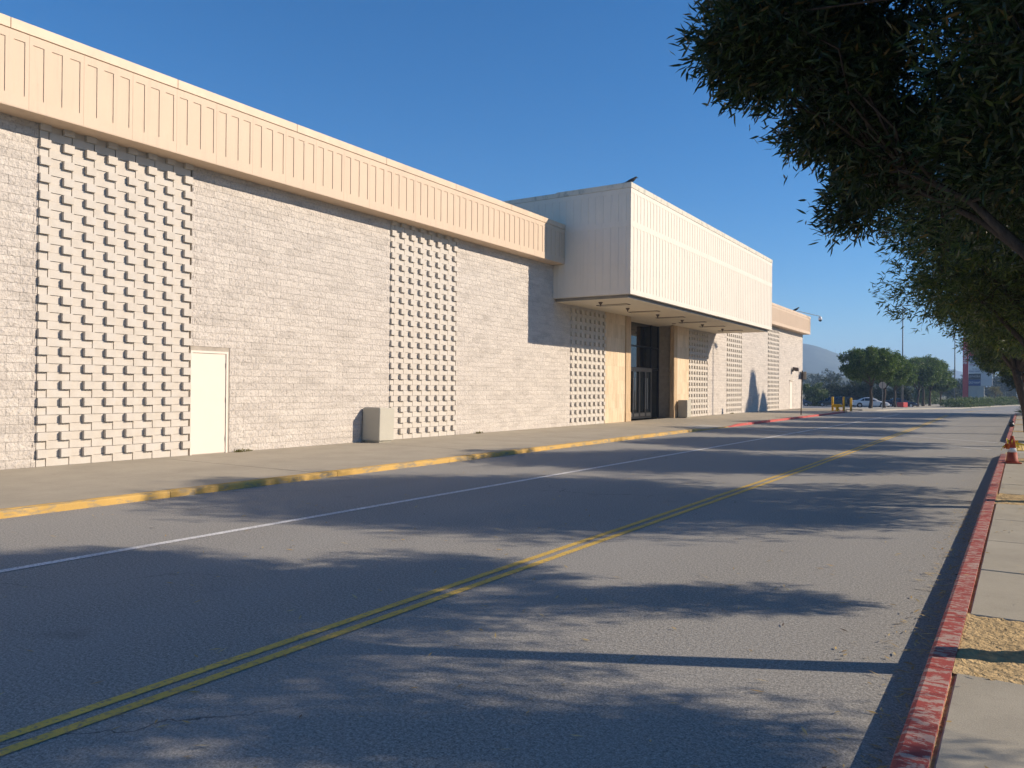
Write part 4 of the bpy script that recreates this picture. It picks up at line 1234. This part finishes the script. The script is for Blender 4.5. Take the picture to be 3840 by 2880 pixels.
# ------------------------------------------------------------------ pylon sign
PY = 197.3
t = tag(empty('pylon_sign', (-6.3, PY, G(PY))), 'tall pylon with red blade and stacked store name panels', 'sign')
def pp(mb, name, mat, parent=t):
    mb.v = [(p[0] + 6.3, p[1] - PY, p[2] - G(PY)) for p in mb.v]
    return mb.build(name, mat, parent)
red = pp(MB().bbox(-8.87, -7.82, PY - 0.5, PY + 0.5, G(PY) - 0.1, 13.4, 0.03), 'red_blade', M['pyl_red'])
pp(MB().bbox(-7.80, -6.15, PY - 0.25, PY + 1.2, G(PY) - 0.1, 2.8, 0.03), 'column', M['pyl_conc'])
pp(MB().bbox(-6.145, -4.82, PY - 0.35, PY + 1.1, G(PY) - 0.1, 2.8, 0.03), 'column', M['pyl_conc'])
zr = [2.81, 4.22, 5.49, 6.88, 8.11, 9.37, 10.6]
for i, (mt, rows) in enumerate((('pan_blue', [('OLD NAVY', 0.62, 'sign_white', 0.0, 0.72)]), ('pan_navy', [('SEPHORA', 0.62, 'pan_grey', 0.0, 0.8)]),
                               ('pan_white', [('cost plus', 0.34, 'pan_black', 0.32, 0.8), ('WORLD MARKET', 0.46, 'pan_blue', -0.22, 0.62)]),
                               ('pan_white', [('buybuy', 0.46, 'pan_maroon', -0.02, 0.75), ('BABY', 0.60, 'pan_blue', 0.10, 0.8)]),
                               ('pan_blue', [('ROSS', 0.86, 'sign_white', -0.12, 0.85)]), ('pyl_red', []))):
    p = pp(MB().bbox(-7.76, -5.48, PY - 0.45, PY + 0.4, zr[i] + 0.02, zr[i + 1] - 0.02, 0.02), 'sign_panel', M[mt])
    for (s, sz, lm, dz, xs) in rows:
        x = -6.62
        if s == 'buybuy': x = -7.12
        if s == 'BABY': x = -6.10
        text('lettering', s, sz, M[lm], p, (x + 6.3, -0.466, (zr[i] + zr[i + 1]) / 2 + dz - G(PY)), (R(90), 0, 0), xs, 0.012)
for a, b in ((2.83, 4.15), (4.17, 6.84), (6.86, 10.6)):
    pp(MB().bbox(-5.46, -3.3, PY - 0.42, PY + 0.4, a, b, 0.02), 'pale_panel', M['pyl_pan'])
text('lettering', 'monte', 1.35, M['sign_white'], red, (-8.34 + 6.3, -0.515, 9.3 - G(PY)), (R(90), R(90), 0), 1.0, 0.012)

# ------------------------------------------------------------------ cars
def make_car(name, L, Wd, H, paint, label, kind='sedan'):
    t = tag(empty(name), label, 'car', 'cars parked beyond the store')
    # stations along the length: x, sill, belt, top (roof or bonnet), half width low, half width top
    if kind == 'sedan':
        st = [(-0.50, .30, .52, .60, .70, .62), (-0.485, .22, .60, .66, .84, .74), (-0.44, .18, .63, .70, .93, .80), (-0.36, .17, .64, .715, .96, .82), (-0.27, .16, .645, .86, .98, .70),
              (-0.17, .16, .64, .975, 1, .66), (-0.05, .16, .635, 1.0, 1, .66), (0.07, .16, .625, .965, 1, .67), (0.15, .16, .615, .84, 1, .70), (0.235, .16, .60, .645, .99, .80), (0.33, .17, .56, .605, .97, .78),
              (0.42, .18, .50, .545, .92, .74), (0.475, .20, .42, .47, .82, .66), (0.50, .27, .36, .40, .68, .56)]
    else:
        st = [(-0.50, .30, .55, .66, .76, .66), (-0.485, .20, .60, .84, .90, .70), (-0.45, .17, .62, .955, .96, .70), (-0.36, .16, .62, .985, .98, .72), (-0.22, .16, .615, 1.0, 1, .72),
              (-0.06, .16, .61, .995, 1, .72), (0.07, .16, .60, .955, 1, .71), (0.17, .16, .585, .83, 1, .72), (0.27, .16, .57, .64, .98, .80), (0.36, .17, .54, .59, .96, .78), (0.44, .18, .48, .53, .90, .72), (0.485, .22, .40, .45, .78, .62), (0.50, .28, .36, .39, .66, .54)]
    hw = Wd / 2
    v, f, K = [], [], 0
    for (x, s, b, tp, wl, wt) in st:
        half = [(wl * 0.90, s), (wl, s + 0.06), (wl * 1.0, (s + b) / 2 + 0.03), (wl * 0.965, b), (wt * 1.0, tp - 0.02), (wt * 0.75, tp), (0, tp + 0.006)]
        K = len(half) * 2 - 1
        for (w, z) in half: v.append((x * L, w * hw, z * H))
        for (w, z) in half[-2::-1]: v.append((x * L, -w * hw, z * H))
    for j in range(len(st) - 1):
        for k in range(K - 1): f.append((j * K + k, j * K + k + 1, (j + 1) * K + k + 1, (j + 1) * K + k))
        f.append((j * K + K - 1, j * K, (j + 1) * K, (j + 1) * K + K - 1))
    f += [tuple(range(K)), tuple(reversed([(len(st) - 1) * K + k for k in range(K)]))]
    body = MB().add(v, f).build('body', paint, t, smooth=False)
    S_ = np.array(st)
    def side(x, frac):                          # point on the greenhouse side between belt (0) and roof (1)
        b, tp, wl, wt = [np.interp(x, S_[:, 0], S_[:, c]) for c in (2, 3, 4, 5)]
        return (wl * 0.965 + (wt - wl * 0.965) * frac) * hw, (b + (tp - 0.02 - b) * frac) * H
    wins = [(-0.29, -0.19, -0.175), (-0.165, -0.16, -0.02), (-0.005, -0.005, 0.17)] if kind == 'sedan' else [(-0.45, -0.43, -0.27), (-0.255, -0.255, -0.09), (-0.075, -0.075, 0.19)]
    for sgn in (-1, 1):
        for (x0, x0t, x1) in wins:
            x1t = x1 if x1 < 0.1 else x1 - 0.085
            q = []
            for (xx, fr_) in ((x0, 0.08), (x1, 0.08), (x1t, 0.86), (x0t, 0.86)):
                w, z = side(xx, fr_)
                q.append((xx * L, sgn * (w + 0.008), z))
            q2 = [(p[0], p[1] - sgn * 0.02, p[2]) for p in q]
            MB().add(q + q2, [(0, 1, 2, 3), (7, 6, 5, 4), (0, 4, 5, 1), (1, 5, 6, 2), (2, 6, 7, 3), (3, 7, 4, 0)]).build('window', M['car_glass'], t)
    def screen(nm, xa, xb):
        pts = []
        for xx in (xa, xb):
            tp, wt = np.interp(xx, S_[:, 0], S_[:, 3]), np.interp(xx, S_[:, 0], S_[:, 5])
            for sg in (-1, 1): pts.append((xx * L, sg * wt * hw * 0.88, tp * H + 0.012))
        MB().quad(pts[0], pts[1], pts[3], pts[2]).build(nm, M['car_glass'], t)
    if kind == 'sedan': screen('windscreen', 0.085, 0.22); screen('rear_window', -0.345, -0.19)
    else: screen('windscreen', 0.09, 0.25)
    wr = 0.215 * H if kind == 'sedan' else 0.20 * H
    for xw in (-0.30, 0.30):
        for sgn in (-1, 1):
            w = MB().tube([(xw * L, sgn * (hw - 0.20), wr), (xw * L, sgn * (hw - 0.005), wr)], wr, 18).build('wheel', M['tyre'], t)
            MB().tube([(xw * L, sgn * (hw - 0.01), wr), (xw * L, sgn * (hw + 0.004), wr)], wr * 0.62, 14).build('rim', M['rim'], w)
            MB().tube([(xw * L, sgn * (hw - 0.3), wr * 1.05), (xw * L, sgn * (hw - 0.012), wr * 1.05)], wr * 1.2, 18).build('wheel_arch', M['tyre'], t)
    for sgn in (-1, 1):
        MB().bbox(0.455 * L, 0.485 * L, sgn * hw * 0.62 - 0.16, sgn * hw * 0.62 + 0.16, 0.40 * H, 0.47 * H, 0.02).build('headlight', M['lens_white'], t)
        MB().bbox(-0.495 * L, -0.465 * L, sgn * hw * 0.68 - 0.17, sgn * hw * 0.68 + 0.17, 0.52 * H, 0.60 * H, 0.02).build('tail_light', M['lens_red'], t)
        MB().bbox(0.14 * L, 0.17 * L, sgn * (hw + 0.03) - 0.09, sgn * (hw + 0.03) + 0.09, 0.63 * H, 0.70 * H, 0.02).build('mirror', paint, t)
    return t
def put(t, x, y, rz):
    t.location = (x, y, G(y)); t.rotation_euler = (0, 0, R(rz))
put(make_car('sedan', 4.85, 1.84, 1.46, M['white_car'], 'white sedan parked behind the first island trees', 'sedan'), -16.9, 121.5, 12)
put(make_car('sedan', 4.7, 1.8, 1.42, M['navy_car'], 'dark navy sedan parked behind the red lamp base', 'sedan'), -14.4, 133.5, 14)
put(make_car('minivan', 4.5, 1.85, 1.55, M['green_car'], 'dark teal minivan parked left of the yellow bollards', 'van'), -23.8, 130.5, 190)
put(make_car('suv', 4.3, 1.85, 1.6, M['black_car'], 'black car parked behind the yellow fire connection', 'van'), -21.3, 136.5, 65)
put(make_car('hatchback', 4.3, 1.8, 1.5, M['blue_car'], 'grey blue car half hidden by the store corner', 'van'), -28.6, 129.0, 12)

# ------------------------------------------------------------------ cone, bag, litter
t = tag(empty('traffic_cone', (0.03, 18.9, S), R(12)), 'faded orange traffic cone with caution tape bundled on its tip', 'cone')
MB().bbox(-0.145, 0.145, -0.145, 0.145, 0, 0.025, 0.006).build('base', M['cone_or'], t)
MB().lathe([(0.118, 0.024), (0.110, 0.05), (0.084, 0.23)], 0, 0, 20).build('body', M['cone_or'], t, smooth=True)
MB().lathe([(0.085, 0.229), (0.071, 0.315)], 0, 0, 20).build('collar', M['cone_wh'], t, smooth=True)
MB().lathe([(0.070, 0.314), (0.036, 0.53), (0.028, 0.56)], 0, 0, 20).build('tip', M['cone_or'], t, smooth=True)
rs = np.random.RandomState(9)
mb = MB()
for k in range(16):
    a = rs.uniform(0, 6.28); p = Vector((0.075 * math.cos(a), 0.075 * math.sin(a), rs.uniform(0.33, 0.44)))
    q = p + Vector(rs.normal(0, 0.05, 3)); r_ = q + Vector((rs.normal(0, 0.03), rs.normal(0, 0.03), -rs.uniform(0.02, 0.12)))
    d = Vector((0, 0, 0.035))
    mb.quad(p, q, q + d, p + d).quad(q, r_, r_ + d, q + d)
mb.build('tape_bundle', M['tape'], t)
mb = MB()
for k in range(7):
    p = Vector((-0.09 + rs.normal(0, 0.015), -0.02 + rs.normal(0, 0.02), 0.40)); q = p + Vector((rs.normal(-0.02, 0.02), rs.normal(0, 0.02), -rs.uniform(0.06, 0.13)))
    mb.quad(p, p + Vector((0.035, 0.01, 0)), q + Vector((0.035, 0.01, 0)), q)
mb.build('orange_strip', M['tape_or'], t)
t = tag(empty('plastic_bag', (0.03, 38.4, S)), 'crumpled black plastic bag lying on the right kerb', 'bag')
r0 = np.random.RandomState(3)
bm_ = MB().ellipsoid((0, 0, 0.10), (0.10, 0.12, 0.11), 12, 8)
bm_.v = [(p[0] * (1 + r0.uniform(-.2, .2)), p[1] * (1 + r0.uniform(-.2, .2)), max(0.0, p[2] * (1 + r0.uniform(-.15, .15)))) for p in bm_.v]
bm_.build('bag_body', M['bag_black'], t)
MB().tube([(0.02, 0, 0.19), (0.05, 0.02, 0.25)], [0.03, 0.05], 8).build('knot', M['bag_black'], t)

def litter(name, n, xf, yf, z, seed, L, Wd, mat):
    rs = np.random.RandomState(seed)
    x = xf(rs, n); y = yf(rs, n) if callable(yf) else yf
    a = rs.uniform(0, 6.28, n)
    P = np.stack([x, y, np.full(n, z)], 1)
    d = np.stack([np.cos(a), np.sin(a), rs.uniform(0, 0.25, n)], 1); s = np.stack([-np.sin(a), np.cos(a), rs.uniform(-0.3, 0.3, n)], 1)
    l = (L * rs.uniform(0.5, 1.2, n))[:, None]; w = (Wd * rs.uniform(0.6, 1.2, n))[:, None] / 2
    V = np.stack([P, P + d * l * 0.45 + s * w, P + d * l, P + d * l * 0.45 - s * w], 1).reshape(-1, 3)
    F_ = (np.arange(n) * 4)[:, None] + np.array([0, 1, 2, 3])
    return tag(link(name, np_mesh(name, V, F_), mat), 'dry fallen leaves and scraps ' + {'fallen_leaves': 'scattered over the road', 'gutter_leaves': 'gathered along the gutters', 'sidewalk_leaves': 'on the right sidewalk'}[name], 'leaf litter', None, 'stuff')
litter('fallen_leaves', 900, lambda r, n: r.uniform(-9.6, -0.6, n), lambda r, n: 1.0 + r.uniform(0, 1, n) ** 1.3 * 26, 0.008, 1, 0.075, 0.014, M['litter'])
yy = np.random.RandomState(2).uniform(1.5, 20, 900)
litter('gutter_leaves', 900, lambda r, n: np.where(r.rand(n) < 0.6, KX(yy) - np.abs(r.normal(0, 0.12, n)) - 0.01, -9.75 + np.abs(r.normal(0, 0.12, n))), yy, 0.008, 2, 0.07, 0.013, M['litter'])
litter('sidewalk_leaves', 260, lambda r, n: r.uniform(-0.28, 2.0, n), lambda r, n: r.uniform(2, 17, n), S + 0.010, 3, 0.075, 0.014, M['litter'])

# weeds in the joint at the wall foot
rs = np.random.RandomState(31)
for i, (y, lab) in enumerate(((11.25, 'small dry weed at the wall foot right of the service door'), (20.35, 'small dry weed at the wall foot right of the second patterned panel'), (47.2, 'small dry weed at the foot of the far wall'))):
    t = tag(empty('weed', (WX + 0.06, y, S)), lab, 'weed', 'weeds at the wall foot')
    T = np.stack([rs.uniform(0, 0.07, 26), rs.normal(0, 0.13, 26), np.zeros(26)], 1)
    D = unit(rs.normal(0, 0.5, (26, 3)) + [0.3, 0, 0.8])
    tag(link('foliage', leaf_mesh('foliage', T, D, 5, 0.08, 0.02, rs, jit=0.01), M['leaf_olive'], t), kind='stuff')

# ------------------------------------------------------------------ hills and haze
def hill(name, mat, Y, pts, depth, seed, rough, nx=160, ny=26):
    r = np.random.RandomState(seed)
    xs = np.linspace(pts[0][0], pts[-1][0], nx)
    top = np.interp(xs, [p[0] for p in pts], [p[1] for p in pts])
    for _ in range(3): top = np.convolve(np.pad(top, 1, 'edge'), [0.25, 0.5, 0.25], 'valid')
    v = []
    ph = r.uniform(0, 6.28, 12)
    for j in range(ny):
        t = j / (ny - 1)
        prof = math.sin(math.pi * min(1, t * 1.0)) ** 0.9
        for i, x in enumerate(xs):
            nz = sum(math.sin(x * 0.02 * (k + 1) + t * (4 + 3 * k) + ph[k]) / (k + 1) for k in range(6)) * rough + r.normal(0, rough * 0.25)
            edge = 1 - abs(t - 0.5) * 2
            v.append((x * (1 + (t - 0.5) * depth / Y), Y + (t - 0.5) * depth, -1.5 + (top[i] + 1.5) * prof + nz * (0.25 + 0.75 * math.sin(math.pi * t)) * (0.6 if abs(t - 0.5) < 0.1 else 1)))
    f = [(j * nx + i, j * nx + i + 1, (j + 1) * nx + i + 1, (j + 1) * nx + i) for j in range(ny - 1) for i in range(nx - 1)]
    return tag(link(name, np_mesh(name, v, f, True), mat), kind='structure')
hill('hill_main', M['hill'], 1500, [(-900, 20), (-620, 80), (-430, 96), (-350, 90), (-324, 87), (-300, 82.5), (-286, 77), (-268, 69.5), (-252, 62), (-215, 50), (-175, 40), (-130, 30), (-80, 8), (0, -2)], 900, 1, 1.2)
hill('hill_far', M['hill_far'], 2450, [(-1100, 90), (-700, 112), (-500, 110), (-438, 108), (-400, 107), (-350, 97), (-270, 80), (-190, 72), (-155, 69), (-129, 60), (-107, 54), (-70, 36), (-39, 24), (6, 9), (80, 2), (200, 0)], 600, 2, 1.4)
hill('hill_low', M['hill_near'], 620, [(-500, 14), (-260, 16), (-170, 17), (-130, 15), (-118, 12.5), (-100, 11), (-85, 9.5), (-60, 7), (-30, 5), (0, 4), (60, 5)], 300, 3, 1.3)
t = tag(empty('radio_mast', (-436, 2450, 106)), 'thin radio mast on the distant ridge above the island trees', 'mast')
for dx in (0, 14):
    MB().tube([(dx, 0, -4), (dx, 0, 18)], [0.9, 0.5], 6).build('mast', M['pole_grey'], t)

hz = NT('haze_air')
hz.t.nodes.remove(hz.b)
pv = hz.n('ShaderNodeVolumePrincipled')
pv.inputs['Color'].default_value = (0.50, 0.72, 1.0, 1)
pv.inputs['Density'].default_value = 0.0005
pv.inputs['Anisotropy'].default_value = 0.0
hz.l(pv.outputs[0], hz.out.inputs['Volume'])
tag(MB().box(-2600, 2600, -1600, 3000, -4, 128).build('haze', hz.m), 'pale blue haze in the distance', 'haze', None, 'stuff')
